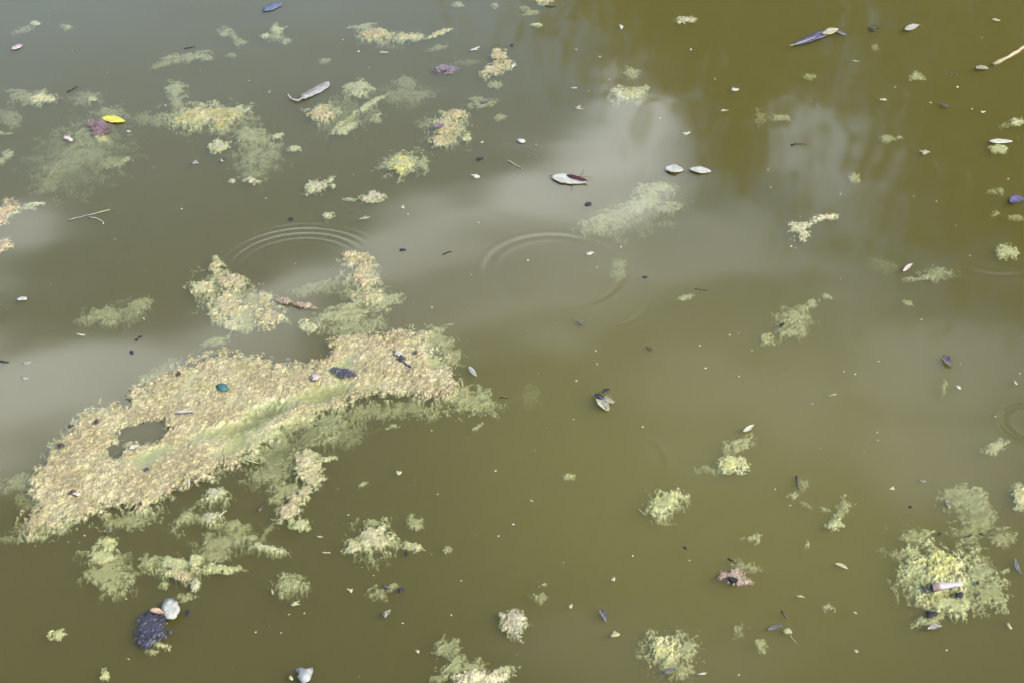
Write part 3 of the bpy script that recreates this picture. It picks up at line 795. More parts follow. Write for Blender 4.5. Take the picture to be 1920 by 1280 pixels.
    ('algae_clump', 'pinkish white clump, upper left by the picture edge', 'algae', [(80, 183, 26, 9, -3, .8), (62, 180, 46, 15, 0, -3), (30, 165, 24, 6, 0, -5)], 'pale', .7, 71),
    ('algae_clump', 'grey green shred right of the pinkish white clump', 'algae', [(160, 178, 32, 14, 0, -5.5), (172, 184, 10, 5, 0, -.4)], 'wet', .7, 72),
    ('algae_clump', 'sunken grey green cloud at the left edge, upper left', 'algae', [(12, 212, 24, 18, 0, -5.5), (4, 246, 14, 4, 0, -2), (20, 224, 16, 9, 0, -5)], 'wet', .65, 73),
    ('algae_clump', 'pale double blob at the left edge above the peach mats', 'algae', [(14, 285, 13, 8, -20, -1.6), (3, 298, 10, 8, 0, -2)], 'wet', .6, 74),
    ('algae_clump', 'long slanted sunken bar right of the top left corner', 'algae', [(345, 104, 54, 9, -10, -3.2), (310, 112, 34, 6, -20, -4.4), (375, 102, 28, 7, 5, -2.6)], 'wet', .65, 75),
    ('algae_clump', 'pair of joined sunken blobs near the top edge, left', 'algae', [(424, 56, 17, 9, 0, -3), (418, 62, 9, 5, 0, -1.6), (450, 75, 13, 8, 0, -3.6), (440, 67, 10, 6, 40, -3.5)], 'wet', .6, 76),
    ('algae_clump', 'three part pale clump near the top edge, left', 'algae', [(520, 53, 15, 10, 0, -.6), (497, 65, 9, 5, 0, -.6), (535, 73, 11, 6, -10, -1.6), (516, 64, 18, 10, 0, -3)], 'wet', .6, 77),
    ('algae_clump', 'thin sunken sliver below the pair of joined blobs', 'algae', [(432, 98, 12, 4, 0, -4.4)], 'wet', .5, 78),
    ('algae_clump', 'thin sunken sliver below the three part clump', 'algae', [(608, 109, 15, 5, -8, -4)], 'wet', .5, 79),
    ('algae_clump', 'faint slanted streak in the top left corner', 'algae', [(45, 50, 28, 6, -20, -4.4), (66, 41, 10, 4, 0, -.6)], 'wet', .6, 80),
    ('algae_clump', 'pale squarish blob right of the corner streak', 'algae', [(125, 48, 12, 7, 0, -1.8)], 'wet', .5, 81),
    ('algae_clump', 'grey green tufts strung along the dark left water', 'algae', [(195, 585, 36, 16, 5, -3.6), (258, 565, 29, 11, -25, -4.4), (158, 590, 20, 8, 0, -6), (215, 580, 60, 24, -12, -10)], 'wet', .65, 82),
    # upper right
    ('algae_clump', 'speckled whitish shred near the top edge, right of centre', 'algae', [(1288, 36, 21, 6, -3, .8)], 'grey', .85, 83),
    ('algae_clump', 'round sunken pad below the long dark blade', 'algae', [(1518, 140, 15, 7, 0, -2.8)], 'wet', .5, 84),
    ('algae_clump', 'small arch shaped shred with dark crumbs, upper right', 'algae', [(1720, 141, 15, 8, 0, -.8)], 'wet', .8, 85),
    ('algae_clump', 'wavy pale strip with a sunken left end, upper right', 'algae', [(1462, 217, 24, 6, 8, -1.6), (1425, 214, 13, 14, 20, -5)], 'wet', .6, 86),
    ('algae_clump', 'pale pad with a white lower rim, upper right', 'algae', [(1664, 257, 15, 8, 0, -1.6), (1686, 255, 9, 3, 0, -2)], 'wet', .6, 87),
    ('algae_clump', 'sunken green nub below the mirrored cloud, upper right', 'algae', [(1603, 329, 12, 10, -40, -2)], 'wet', .5, 88),
    ('algae_clump', 'pale clump at the right edge, upper right', 'algae', [(1906, 227, 16, 7, -10, .2), (1885, 230, 16, 6, 0, -5)], 'pale', .7, 89),
    ('algae_clump', 'ragged shred beneath the white triangular chip', 'algae', [(1874, 277, 19, 9, 10, -.4)], 'pale', .8, 90),
    ('algae_clump', 'double sunken pad above the dark purple leaf, right edge', 'algae', [(1862, 355, 16, 7, 0, -3.6), (1877, 354, 7, 8, 0, -2.6)], 'wet', .5, 91),
    ('algae_clump', 'sunken pads left of the dark purple leaf, lower pair', 'algae', [(1868, 394, 10, 7, 0, -3.4), (1905, 404, 16, 5, 0, -2.4)], 'wet', .6, 92),
    ('algae_clump', 'small sunken nub between dark sticks near the top right', 'algae', [(1641, 85, 8, 7, -45, -2.8)], 'wet', .5, 93),
    ('algae_clump', 'pale fan shaped shred at the right edge beside the ring', 'algae', [(1870, 830, 26, 9, -18, -1.0), (1862, 838, 20, 7, 0, -3)], 'wet', .75, 94),
    ('algae_clump', 'sunken green finger under the purple leaf scrap, right', 'algae', [(1772, 716, 7, 16, 10, -5.5)], 'wet', .5, 95),
    ('algae_clump', 'small sunken wisp left of the boot shaped shred', 'algae', [(1068, 888, 13, 6, 0, -2)], 'wet', .7, 96),
    ('algae_clump', 'pale slanted chip of algae, one of two above the two lobed clump', 'algae', [(681, 902, 12, 5, -25, -1.6)], 'wet', .5, 97),
    ('algae_clump', 'small upright sunken pad right of the two lobed clump', 'algae', [(839, 1025, 7, 10, 0, -2)], 'wet', .5, 98),
    ('algae_clump', 'small pale star of algae left of the twig cluster, lower right', 'algae', [(1556, 1135, 14, 7, 10, -1.6)], 'wet', .8, 99),
    ('algae_clump', 'small sunken claw shaped wisp right of the smallest ring', 'algae', [(1514, 1015, 6, 7, 0, -1.6)], 'wet', .7, 100),
    ('algae_clump', 'greenish wisp under the neck of the large mat', 'algae', [(735, 795, 14, 4, -10, -2)], 'wet', .7, 101),
    ('algae_clump', 'greenish wisp below the right tip of the large mat', 'algae', [(895, 795, 12, 4, -30, -2.4)], 'wet', .7, 102),
    ('algae_clump', 'sunken green wisp at the left edge below the large mat', 'algae', [(10, 1000, 24, 6, 0, -6)], 'wet', .6, 103),
]
for (nm, lab, cat, shp, tint, rag, sd) in CLUMPS:
    algae(nm, lab, cat, shp, seed=sd, tint=tint, rag=rag)

# ------------------------------------------------------------------ floating debris
M_DEB = mat_pigment('weathered_debris', 0.7, 420.0, 0.0006, 0.2, 0.3)
M_PETAL = mat_pigment('petal', 0.65, 300.0, 0.0004, 0.25, 0.14, 0.2)
PAL = {
    'white': (0.32, 0.30, 0.235), 'cream': (0.29, 0.26, 0.16), 'straw': (0.23, 0.20, 0.095), 'grey': (0.15, 0.142, 0.125), 'purple': (0.030, 0.025, 0.034),
    'black': (0.014, 0.012, 0.013), 'brown': (0.12, 0.072, 0.05), 'mauve': (0.165, 0.115, 0.115), 'olive': (0.085, 0.07, 0.022), 'yellow': (0.42, 0.36, 0.05),
    'pink': (0.42, 0.30, 0.27), 'blue': (0.06, 0.067, 0.10), 'rust': (0.20, 0.075, 0.045), 'green': (0.16, 0.17, 0.06), 'teal': (0.025, 0.065, 0.06), 'red': (0.20, 0.012, 0.012),
    'tan': (0.34, 0.25, 0.15),
}


def colour(c):
    return np.array(PAL[c] if isinstance(c, str) else c, float)


def shell(name, T, thick, mat, C, parent=None, org=(0, 0), loc=None):
    """closed sheet with thickness from a grid of top points (n, m, 3)"""
    n, m, _ = T.shape
    T = T.copy(); T[..., 0] -= org[0]; T[..., 1] -= org[1]
    Bm = T.copy(); Bm[..., 2] -= thick
    V = np.concatenate([T.reshape(-1, 3), Bm.reshape(-1, 3)])
    i = (np.arange(n - 1)[:, None] * m + np.arange(m - 1)[None]).ravel()
    top = np.stack([i, i + m, i + m + 1, i + 1], 1)
    k = n * m
    bot = top[:, ::-1] + k
    ring = [a for a in range(m)] + [a * m + m - 1 for a in range(1, n)] + [(n - 1) * m + a for a in range(m - 2, -1, -1)] + [a * m for a in range(n - 2, 0, -1)]
    ring = np.array(ring); nx_ = np.roll(ring, -1)
    sd = np.stack([ring, nx_, nx_ + k, ring + k], 1)
    CC = np.concatenate([C.reshape(-1, 3), C.reshape(-1, 3) * .9])
    return link(name, mesh_np(name, V, np.concatenate([top, bot, sd]), mat, CC), parent, loc or (0, 0, 0))


def image_axes(ang):
    a = R(ang)
    return (math.cos(a), -math.sin(a)), (math.sin(a), math.cos(a))      # along, across; pixels, y down


def leaf_grid(px, py, L, Wd, ang, c1, c2, z0=0.6, curl=0.8, bend=0.0, prof=0.7, skew=0.85, r=None, nu=11, nv=6, rag=0.06, wave=0.4):
    r = r or np.random.default_rng(int(px * 7 + py * 13))
    (ax, ay), (bx, by) = image_axes(ang)
    u = np.linspace(0, 1, nu)[:, None]; v = np.linspace(-1, 1, nv)[None]
    w = np.sin(np.pi * np.clip(u, 0.015, .985) ** skew) ** prof * (1 + rag * r.normal(0, 1, (nu, 1)))
    al = (u - .5) * L + 0 * v
    ac = v * w * Wd / 2 + bend * L * ((u - .5) ** 2 - .12)
    X, Y = W(px + al * ax + ac * bx, py + al * ay + ac * by)
    z = (z0 + curl * (v ** 2) * w + wave * np.sin(u * 5 + r.uniform(0, 6)) * (.4 + v * .6) + .12 * r.normal(0, 1, (nu, nv))) * .001
    T = np.stack([X, Y, z + 0 * X], 2)
    k = np.clip(0.5 + 0.5 * v * np.sign(r.uniform(-1, 1)) * .6 + .25 * r.normal(0, 1, (nu, nv)), 0, 1)[..., None]
    C = colour(c1) * (1 - k) + colour(c2) * k
    return T, np.clip(C * r.uniform(.8, 1.2, (nu, nv, 1)), 0, .75)


def leaf(name, label, cat, px, py, L, Wd, ang, c1, c2=None, mat=None, rib=None, stem=None, group=None, thick=.35, parent=None, **kw):
    T, C = leaf_grid(px, py, L, Wd, ang, c1, c2 or c1, **kw)
    org = W(px, py)
    o = shell(name, T, thick * .001, mat or M_DEB, C, parent, org, (org[0], org[1], 0) if parent is None else None)
    if parent is None: tag(o, label, cat, group)
    z0 = kw.get('z0', .6)
    if rib: tube('midrib', [tuple(T[i, T.shape[1] // 2]) for i in range(0, T.shape[0], 2)], .22, .1, rib, o, org, dz=.25)
    if stem:
        (ax, ay), (bx, by) = image_axes(ang)
        q = [(px + ax * L * .47, py + ay * L * .47), (px + ax * (L * .5 + stem * .5), py + ay * (L * .5 + stem * .5) - stem * .05), (px + ax * (L * .5 + stem), py + ay * (L * .5 + stem) + stem * .1)]
        tube('stalk', [W(*p) + (z0 * .001,) for p in q], .3, .15, rib or c1, o, org)
    return o


def tube(name, P, r0, r1, c, parent=None, org=(0, 0), loc=None, sides=6, dz=0.0, mat=None, rough=.12, c2=None):
    """tapered, slightly knobbly tube along world points; radii in mm"""
    P = np.array(P, float); P[:, 0] -= org[0]; P[:, 1] -= org[1]; P[:, 2] += dz * .001
    d = np.concatenate([[0], np.cumsum(np.linalg.norm(np.diff(P, axis=0), axis=1))])
    n = max(4, len(P) * 2)
    t = np.linspace(0, d[-1], n)
    Q = np.stack([np.interp(t, d, P[:, k]) for k in range(3)], 1)
    rr = np.random.default_rng(int(abs(P[0, 0] * 1e5)) + n)
    Q[1:-1] += rr.normal(0, 1, (n - 2, 3)) * .25 * r0 * .001
    dirs = np.gradient(Q, axis=0); dirs /= np.linalg.norm(dirs, axis=1)[:, None] + 1e-9
    up = np.array([0, 0, 1.0]); s1 = np.cross(dirs, up); s1 /= np.linalg.norm(s1, axis=1)[:, None] + 1e-9
    s2 = np.cross(s1, dirs)
    rad = (np.linspace(r0, r1, n) * (1 + rough * rr.normal(0, 1, n))) * .001
    a = np.linspace(0, 2 * np.pi, sides, endpoint=False)
    V = Q[:, None] + rad[:, None, None] * (np.cos(a)[None, :, None] * s1[:, None] + np.sin(a)[None, :, None] * s2[:, None])
    V = np.concatenate([V.reshape(-1, 3), Q[:1], Q[-1:]])
    F = []
    for i in range(n - 1):
        for j in range(sides):
            k = (j + 1) % sides
            F.append((i * sides + j, i * sides + k, (i + 1) * sides + k, (i + 1) * sides + j))
    e0, e1 = n * sides, n * sides + 1
    for j in range(0, sides, 2):
        F.append((e0, (j + 2) % sides, (j + 1) % sides, j))
        b = (n - 1) * sides
        F.append((e1, b + j, b + (j + 1) % sides, b + (j + 2) % sides))
    k = np.linspace(0, 1, n)[:, None, None]
    C = np.broadcast_to(colour(c) * (1 - k) + colour(c2 or c) * k, (n, sides, 3)) * rr.uniform(.75, 1.25, (n, sides, 1))
    C = np.concatenate([C.reshape(-1, 3), [colour(c)], [colour(c2 or c)]])
    return link(name, mesh_np(name, V, np.array(F), mat or M_DEB, np.clip(C, 0, .75)), parent, loc or (0, 0, 0))


def twig(name, label, cat, pts, r_px, c, c2=None, z=.4, group=None, taper=.5, dip=0.0):
    ps = pxsize(pts[0][1]) * 1000
    cx, cy = W(*pts[len(pts) // 2])
    n = len(pts)
    P = [W(*p) + ((z - dip * (i / max(1, n - 1))) * .001,) for i, p in enumerate(pts)]
    o = tube(name, P, r_px * ps, r_px * ps * taper, c, None, (cx, cy), (cx, cy, 0), c2=c2)
    return tag(o, label, cat, group)


def flake(name, label, cat, px, py, rx, ry, ang, c, c2=None, z=.5, dome=.8, thick=.5, group=None, parent=None, irregular=.22, seg=11, mat=None):
    """irregular chip, thick in the middle"""
    r = np.random.default_rng(int(px * 31 + py * 17))
    (ax, ay), (bx, by) = image_axes(ang)
    th = np.linspace(0, 2 * np.pi, seg, endpoint=False) + r.uniform(0, .5)
    rad = 1 + irregular * r.normal(0, 1, seg)
    V, C = [], []
    org = W(px, py)
    for lay, (f, zz) in enumerate([(0, dome), (.55, dome * .75), (1.0, 0), (.9, -thick)]):
        if f == 0:
            V.append([[0, 0, (z + zz) * .001]]); continue
        al, ac = np.cos(th) * rad * f * rx, np.sin(th) * rad * f * ry
        X, Y = W(px + al * ax + ac * bx, py + al * ay + ac * by)
        V.append(np.stack([X - org[0], Y - org[1], (z + zz + .15 * dome * r.normal(0, 1, seg)) * .001], 1))
    V.append([[0, 0, (z - thick * 1.2) * .001]])
    V = np.concatenate(V)
    F = []
    for j in range(seg):
        k = (j + 1) % seg
        F.append((0, 1 + j, 1 + k))
        for b in (0, 1):
            p, q = 1 + b * seg, 1 + (b + 1) * seg
            F += [(p + j, q + j, q + k), (p + j, q + k, p + k)]
        F.append((1 + 2 * seg + j, 1 + 3 * seg, 1 + 2 * seg + k))
    kk = r.random((len(V), 1)) ** 1.5
    C = colour(c) * (1 - kk) + colour(c2 or c) * kk
    me = mesh_np(name, V, np.array(F), mat or M_DEB, np.clip(C * r.uniform(.8, 1.2, (len(V), 1)), 0, .75))
    o = link(name, me, parent, (org[0], org[1], 0) if parent is None else (org[0] - parent.location.x, org[1] - parent.location.y, 0))
    if parent is None: tag(o, label, cat, group)
    return o


def root(name, label, cat, px, py, group=None):
    o = bpy.data.objects.new(name, None)
    x, y = W(px, py)
    o.location = (x, y, 0); o.empty_display_size = .01
    col.objects.link(o)
    return tag(o, label, cat, group), (x, y)


# --- cigarette end on the yellow algae patch
def cigarette():
    o, org = root('cigarette_end', 'white cigarette end with a scorched brown tip on yellow algae', 'cigarette end', 1772, 1108)
    zs = .0062

    def tubeish(name, p0, p1, r0, r1, flat0, flat1, c, c2, hollow=False):
        a = np.array(W(*p0) + (zs,)); b = np.array(W(*p1) + (zs,))
        n, sides = 12, 18
        rr = np.random.default_rng(len(name))
        d = (b - a) / np.linalg.norm(b - a); s1 = np.cross(d, [0, 0, 1.]); s1 /= np.linalg.norm(s1)
        t = np.linspace(0, 1, n)
        ang = np.linspace(0, 2 * np.pi, sides, endpoint=False)
        V, C = [], []
        for i in range(n):
            r = r0 + (r1 - r0) * t[i]; fl = flat0 + (flat1 - flat0) * t[i]
            crease = 1 + .05 * np.sin(ang * 3 + i * .7) + .03 * rr.normal(0, 1, sides)
            V.append(a + (b - a) * t[i] + (np.cos(ang) * r * crease)[:, None] * s1 + (np.sin(ang) * r * fl * crease)[:, None] * np.array([0, 0, 1.]))
            C.append(np.broadcast_to(colour(c) * (1 - t[i]) + colour(c2) * t[i], (sides, 3)) * rr.uniform(.92, 1.05, (sides, 1)))
        if hollow:                                         # rim turns inwards
            for f in (.75, .7):
                V.insert(0, a + (V[0] - a) * f + (d * .0008 if f == .75 else d * .003)); C.insert(0, C[0] * .45)
        m = len(V)
        V = np.concatenate(V); C = np.concatenate(C)
        F = [(i * sides + j, i * sides + (j + 1) % sides, (i + 1) * sides + (j + 1) % sides, (i + 1) * sides + j) for i in range(m - 1) for j in range(sides)]
        F += [((m - 1) * sides + j, (m - 1) * sides + j + 1, (m - 1) * sides + sides - 2 - j, (m - 1) * sides + sides - 1 - j) for j in range(sides // 2 - 1)]
        F += [(j + 1, j, sides - 1 - j, sides - 2 - j) for j in range(sides // 2 - 1)]
        V[:, 0] -= org[0]; V[:, 1] -= org[1]
        link(name, mesh_np(name, V, np.array(F), M_PETAL, np.clip(C, 0, .75)), o)
    tubeish('paper', (1756, 1108), (1802, 1102), .0040, .0024, 1, .6, (.35, .30, .27), (.37, .325, .29))
    tubeish('scorched_tip', (1744, 1109.5), (1757, 1108), .0038, .0041, 1, 1, (.13, .085, .075), (.24, .16, .13), True)
    flake('ash', None, None, 1738, 1109, 5, 4, 0, 'brown', 'mauve', z=3.0, parent=o)


cigarette()

# --- curled brown leaf and the yellow leaf under it
algae('dried_leaf', 'crumpled reddish brown leaf on sunken algae, upper left', 'leaf', [(189, 239, 25, 15, 0, 6.0)], seed=130, tint='maroon', rag=.35, fine=1.3, dens=.5)
leaf('yellow_leaf', 'small yellow leaf tucked behind the crumpled reddish brown leaf', 'leaf', 213, 226, 44, 13, -8, 'yellow', (.30, .27, .04), z0=1.6, curl=1.2)
algae('purple_leaf', 'mauve dried leaf on open water, upper centre', 'leaf', [(834, 129, 23, 11, -5, 4.0)], seed=131, tint='mauve', rag=.4, fine=1.3, dens=.4)

# --- bark piece with its hooked splinter
leaf('bark_piece', 'pale grey bark piece with a hooked end lying on tan algae', 'bark', 592, 172, 58, 13, 27, 'grey', (.26, .245, .21), z0=4.2, curl=-2.2, prof=.22, rib=None, wave=.3, thick=1.2)
_b = [q for q in bpy.data.objects if q.name == 'bark_piece'][0]
tube('splinter', [W(540, 178) + (.001,), W(548, 190) + (.002,), W(560, 192) + (.003,), W(570, 186) + (.004,)], .9, 2.2, 'pink', _b, W(592, 172), c2='grey')
for off in (-3, 2.5):
    tube('groove_ridge', [W(568, 183 + off) + (.0058,), W(592, 171 + off) + (.0066,), W(612, 161 + off) + (.006,)], .35, .25, 'brown', _b, W(592, 172))

# --- long dark blade with pale rib
o = leaf('dry_blade', 'long dark purple grass blade with pale tip near the top right', 'grass blade', 1532, 70, 88, 13, 19, 'purple', (.10, .085, .12), z0=1.2, curl=1.8, skew=.75)
leaf('pale_flap', None, None, 1556, 62, 32, 11, 16, 'straw', 'cream', parent=o, z0=3.0, curl=.6).location = (W(1556, 62)[0] - W(1532, 70)[0], W(1556, 62)[1] - W(1532, 70)[1], 0)
tube('pale_tip', [W(1481, 87) + (.001,), W(1505, 81) + (.0022,), W(1528, 73) + (.003,)], .7, .5, 'white', o, W(1532, 70))
leaf('side_leaf', None, None, 1577, 63, 22, 6, -22, 'purple', 'grey', parent=o, z0=1.0).location = (W(1577, 63)[0] - W(1532, 70)[0], W(1577, 63)[1] - W(1532, 70)[1], 0)

# --- red striped petal with thin stalks
o = leaf('striped_petal', 'white petal with a dark red stripe and thin stalks, upper centre', 'petal', 1066, 338, 66, 17, -9, 'white', (.35, .32, .255), mat=M_PETAL, z0=1.6, curl=1.2, thick=1.6, skew=.8)
leaf('red_stripe', None, None, 1083, 337, 42, 5.5, -16, (.10, .010, .012), (.015, .006, .008), parent=o, z0=3.8, curl=.4).location = (W(1083, 338)[0] - W(1066, 338)[0], W(1083, 338)[1] - W(1066, 338)[1], 0)
for q in ([(1030, 333), (1044, 329), (1060, 329)], [(1084, 333), (1092, 327), (1094, 319)], [(1080, 336), (1096, 334), (1110, 335)], [(1074, 346), (1072, 353), (1073, 358)]):
    tube('stalk', [W(*p) + (.002,) for p in q], .45, .25, 'olive', o, W(1066, 338))
leaf('white_petal', 'white pointed petal, left of a pair right of the striped petal', 'petal', 1264, 319, 33, 15, -4, 'white', (.35, .33, .265), mat=M_PETAL, z0=1.5, curl=1.5, thick=1.0, stem=5)
leaf('white_petal', 'white narrow petal, right of a pair right of the striped petal', 'petal', 1313, 321, 40, 11, -6, 'white', (.35, .33, .265), mat=M_PETAL, z0=1.5, curl=1.2, thick=1.0)

# --- round white petal on a dark fuzzy clump
algae('dark_clump', 'blackish violet fuzzy clump beside the round white petal', 'debris clump',
      [(284, 1180, 25, 34, 12, 4.0), (291, 1160, 20, 20, 10, 4.5), (277, 1200, 18, 16, 0, 2.5)], seed=125, tint='dark', rag=.6, dens=3.0)
flake('white_petal', 'round white petal leaning on the dark fuzzy clump, lower left', 'petal', 321, 1146, 17, 20, 12, 'white', (.36, .335, .27), z=4.6, dome=.35, thick=.4, irregular=.06, seg=24, mat=M_PETAL)
leaf('leaf_scrap', 'rust brown leaf scrap on top of the dark fuzzy clump', 'leaf', 296, 1156, 26, 11, -8, 'tan', 'rust', z0=7.0, curl=2.2)
algae('algae_clump', 'thin green shred at the foot of the dark fuzzy clump', 'algae', [(300, 1205, 20, 6, 15, -.6), (284, 1216, 14, 6, 0, -1.5)], seed=121, tint='wet', rag=.9)

# --- brown flower head with dark seed
algae('flower_head', 'pinkish brown ragged flower head floating right of centre', 'flower head', [(1376, 1078, 24, 17, 10, 2.5), (1396, 1086, 22, 7, 15, 1.2), (1360, 1076, 14, 10, 0, 1.8)], seed=122, tint='brown', rag=.9)
leaf('dark_seed', 'dark purple seed in the brown flower head', 'seed', 1374, 1089, 19, 8, -15, 'black', 'black', z0=4.5, curl=-1.6, thick=2)
twig('twig', 'tiny dark spike at the top of the brown flower head', 'twig', [(1364, 1052), (1372, 1056), (1378, 1062)], 2.2, 'black', z=4)

# --- spiky dried seed head
o, org = root('spiky_seedhead', 'grey spiky dried seed head with a dark stalk, centre right', 'seed head', 1132, 752)
for (x, y, L, w_, a, c1, c2, z0) in [(1128, 758, 34, 13, -52, 'grey', 'cream', 1.6), (1140, 752, 24, 9, -20, 'straw', 'grey', 1.2), (1124, 747, 22, 8, -20, 'purple', 'black', 2.6), (1136, 736, 16, 6, 20, 'black', 'purple', 3.0), (1138, 762, 20, 7, -70, 'cream', 'straw', 1.4)]:
    q = leaf('husk', None, None, x, y, L, w_, a, c1, c2, parent=o, z0=z0, curl=1.4)
    q.location = (W(x, y)[0] - org[0], W(x, y)[1] - org[1], 0)
for q in ([(1130, 750), (1142, 756), (1154, 754)], [(1112, 744), (1122, 748), (1130, 752)], [(1128, 756), (1138, 764), (1146, 770)], [(1132, 748), (1140, 742), (1146, 745)]):
    tube('bristle', [W(*p) + (.002,) for p in q], .4, .15, 'cream', o, org)

# --- scraps caught in the large mat
algae('dark_crumbs', 'violet black crumbs on the neck of the large mat', 'debris clump', [(650, 704, 20, 8, 10, 2.2), (632, 698, 10, 5, 0, 2.0)], seed=123, tint='dark', rag=.9, lift=3.5)
algae('dark_crumbs', 'thin trail of violet black crumbs on the right lobe of the large mat', 'debris clump', [(754, 678, 9, 7, 40, 2.2), (764, 690, 12, 4, 30, 2.0)], seed=124, tint='dark', rag=.9, lift=3.8)
flake('petal_scrap', 'pink white petal scrap left of the violet crumbs on the large mat', 'petal', 592, 713, 8, 6, 10, 'pink', 'white', z=5.5, dome=1.6, mat=M_PETAL)
flake('petal_scrap', 'white scrap on the right lobe of the large mat', 'petal', 746, 668, 8, 6, -20, 'white', 'cream', z=6, dome=2, mat=M_PETAL)
flake('pebble', 'teal green pebble in a pool on the large mat', 'pebble', 416, 727, 11, 7, -8, 'teal', (.05, .11, .10), z=1.6, dome=3.2, thick=3, irregular=.1)
leaf('petal_scrap', 'thin white sliver lying across the middle of the large mat', 'petal', 352, 779, 40, 5, 3, 'white', 'pink', z0=6.0, mat=M_PETAL)
flake('petal_scrap', 'whitish scrap at the rim of the hole in the large mat', 'petal', 249, 841, 10, 4, 15, 'white', 'grey', z=3.0, dome=1.5)
leaf('seed', 'white spoon shaped seed at the lower edge of the large mat', 'seed', 355, 909, 5, 18, 0, 'white', 'cream', z0=3.0, curl=.4)
for (x, y, rx, ry, lab) in [(183, 796, 6, 4, 'black seed near the upper left rim of the large mat'), (116, 842, 7, 5, 'black seed on the left end of the large mat'),
                            (336, 706, 4, 4, 'black seed at the top rim of the large mat'), (137, 929, 6, 4, 'black seed beside a pink scrap, left part of the large mat'),
                            (277, 885, 4, 4, 'black seed below the hole in the large mat'), (780, 667, 4, 3, 'black seed on the right lobe of the large mat'),
                            (266, 950, 3, 3, 'black seed at the lower rim of the large mat'), (134, 806, 7, 2, 'dark sliver on the upper left rim of the large mat')]:
    flake('black_seed', lab, 'seed', x, y, rx, ry, 20, 'black', 'brown', z=5.5, dome=1.8, irregular=.15, seg=8)
flake('petal_scrap', 'pale pink scrap on the left end of the large mat', 'petal', 146, 933, 8, 3, -10, 'pink', 'white', z=5.5, dome=1.2)
algae('bark_strip', 'brown bark strip across the branching pale clump', 'bark', [(532, 566, 24, 5, 10, 4.5), (568, 574, 28, 4.5, 10, 3.5)], seed=132, tint='brown', rag=.45, dens=1.5, lift=1.0)
twig('straw', 'thin straw leaning off the tapering tan lobe', 'straw', [(580, 903), (594, 892), (608, 880)], 1.1, 'straw', z=2)
twig('straw', 'pale straw bar between the large mat and the tan lobe', 'straw', [(462, 863), (474, 866), (486, 869)], 2.0, 'cream', 'straw', z=.8)
twig('straw', 'white splinter at the speckled pale wisp', 'straw', [(410, 969), (418, 963), (426, 958)], 1.2, 'white', z=1.2)
twig('straw', 'upright straw across the lower part of the large mat', 'straw', [(421, 880), (423, 862), (425, 838)], 1.2, 'straw', z=4.2)
twig('twig', 'dark stub left of the tapering tan lobe', 'twig', [(485, 956), (490, 947), (497, 938)], 3.0, 'brown', 'black', z=-1.0, dip=1.5)

# --- other named debris
leaf('blue_strip', 'thin blue strip near the top edge, left of centre', 'strip', 511, 14, 36, 10, 18, 'blue', (.09, .10, .15), z0=.8, prof=.25, thick=.4)
flake('foil_scrap', 'crumpled silvery grey scrap at the bottom edge, left of centre', 'scrap', 572, 1266, 18, 14, -10, 'grey', (.29, .28, .25), z=3.0, dome=4.5, thick=2, irregular=.25, seg=13)
flake('debris_chip', 'small tan crumb beside the silvery grey scrap', 'chip', 545, 1272, 5, 4, 0, 'straw', 'cream', z=1.5, dome=1.5)
leaf('purple_leaf', 'dark purple triangular leaf cut near the right edge', 'leaf', 1906, 377, 27, 15, 8, 'purple', (.10, .075, .16), z0=1.4, curl=2.4, rib='grey', skew=.6)
leaf('purple_leaf', 'small mauve leaf scrap with black rim, right', 'leaf', 1776, 678, 26, 13, -52, 'mauve', 'purple', z0=1.2, curl=1.6, rib='black')
leaf('purple_leaf', 'purple scrap on the brick shaped tan clump', 'leaf', 823, 243, 22, 9, 12, 'purple', 'mauve', z0=6.0, curl=1.2)
leaf('purple_leaf', 'dark petal on the bluish sunken shred', 'leaf', 912, 190, 20, 6, 25, 'purple', 'grey', z0=1.2)
leaf('white_leaf', 'bright white leaf scrap near the top right corner', 'leaf', 1709, 53, 28, 11, 18, 'white', 'cream', mat=M_PETAL, z0=1.4, curl=1.2, stem=6)
o = leaf('dark_leaf', 'dark two bladed leaf scrap near the top edge, right', 'leaf', 1640, 52, 22, 6, 8, 'black', 'olive', z0=1.2, curl=1)
leaf('side_blade', None, None, 1637, 57, 14, 5, -25, 'olive', 'black', parent=o, z0=1.4).location = (W(1637, 57)[0] - W(1640, 52)[0], W(1637, 57)[1] - W(1640, 52)[1], 0)
leaf('white_chip', 'white triangular chip near the right edge, upper right', 'chip', 1876, 267, 44, 8, 0, 'white', 'cream', z0=1.6, curl=.8)
twig('twig', 'knobbly pale twig leaning off the right edge, top right', 'twig', [(1862, 122), (1880, 113), (1898, 104), (1925, 88)], 3.2, 'straw', 'tan', z=1.0, taper=1.2)
leaf('dark_leaf', 'dark and white scrap at the foot of the knobbly twig', 'leaf', 1841, 129, 24, 8, -3, 'olive', 'cream', z0=1.0, curl=1.4)
twig('twig', 'thin curved grey twig on the dark left water', 'twig', [(128, 414), (148, 408), (170, 403), (206, 394)], 1.2, 'grey', 'cream', z=.5)
twig('twig', 'short curled grey twig beside the thin curved one', 'twig', [(166, 408), (182, 410), (193, 416), (194, 421)], 1.6, 'grey', 'cream', z=.4)
leaf('dark_leaf', 'olive brown leaf with a stalk on the centre water', 'leaf', 1091, 605, 22, 9, -18, 'olive', (.05, .04, .012), z0=-.5, curl=.5, stem=-34)
leaf('dark_leaf', 'tiny dark leaf right of the olive stalked leaf', 'leaf', 1218, 653, 15, 6, -25, 'purple', 'olive', z0=.6)
leaf('white_feather', 'small white feather off the right tip of the large mat', 'feather', 886, 697, 24, 8, -50, 'white', 'grey', z0=.8, rib='grey')
leaf('curved_leaf', 'dark edged pale curved leaf, bottom centre right', 'leaf', 1131, 1154, 26, 10, -62, 'grey', 'purple', z0=.6, bend=.3, curl=1.4)
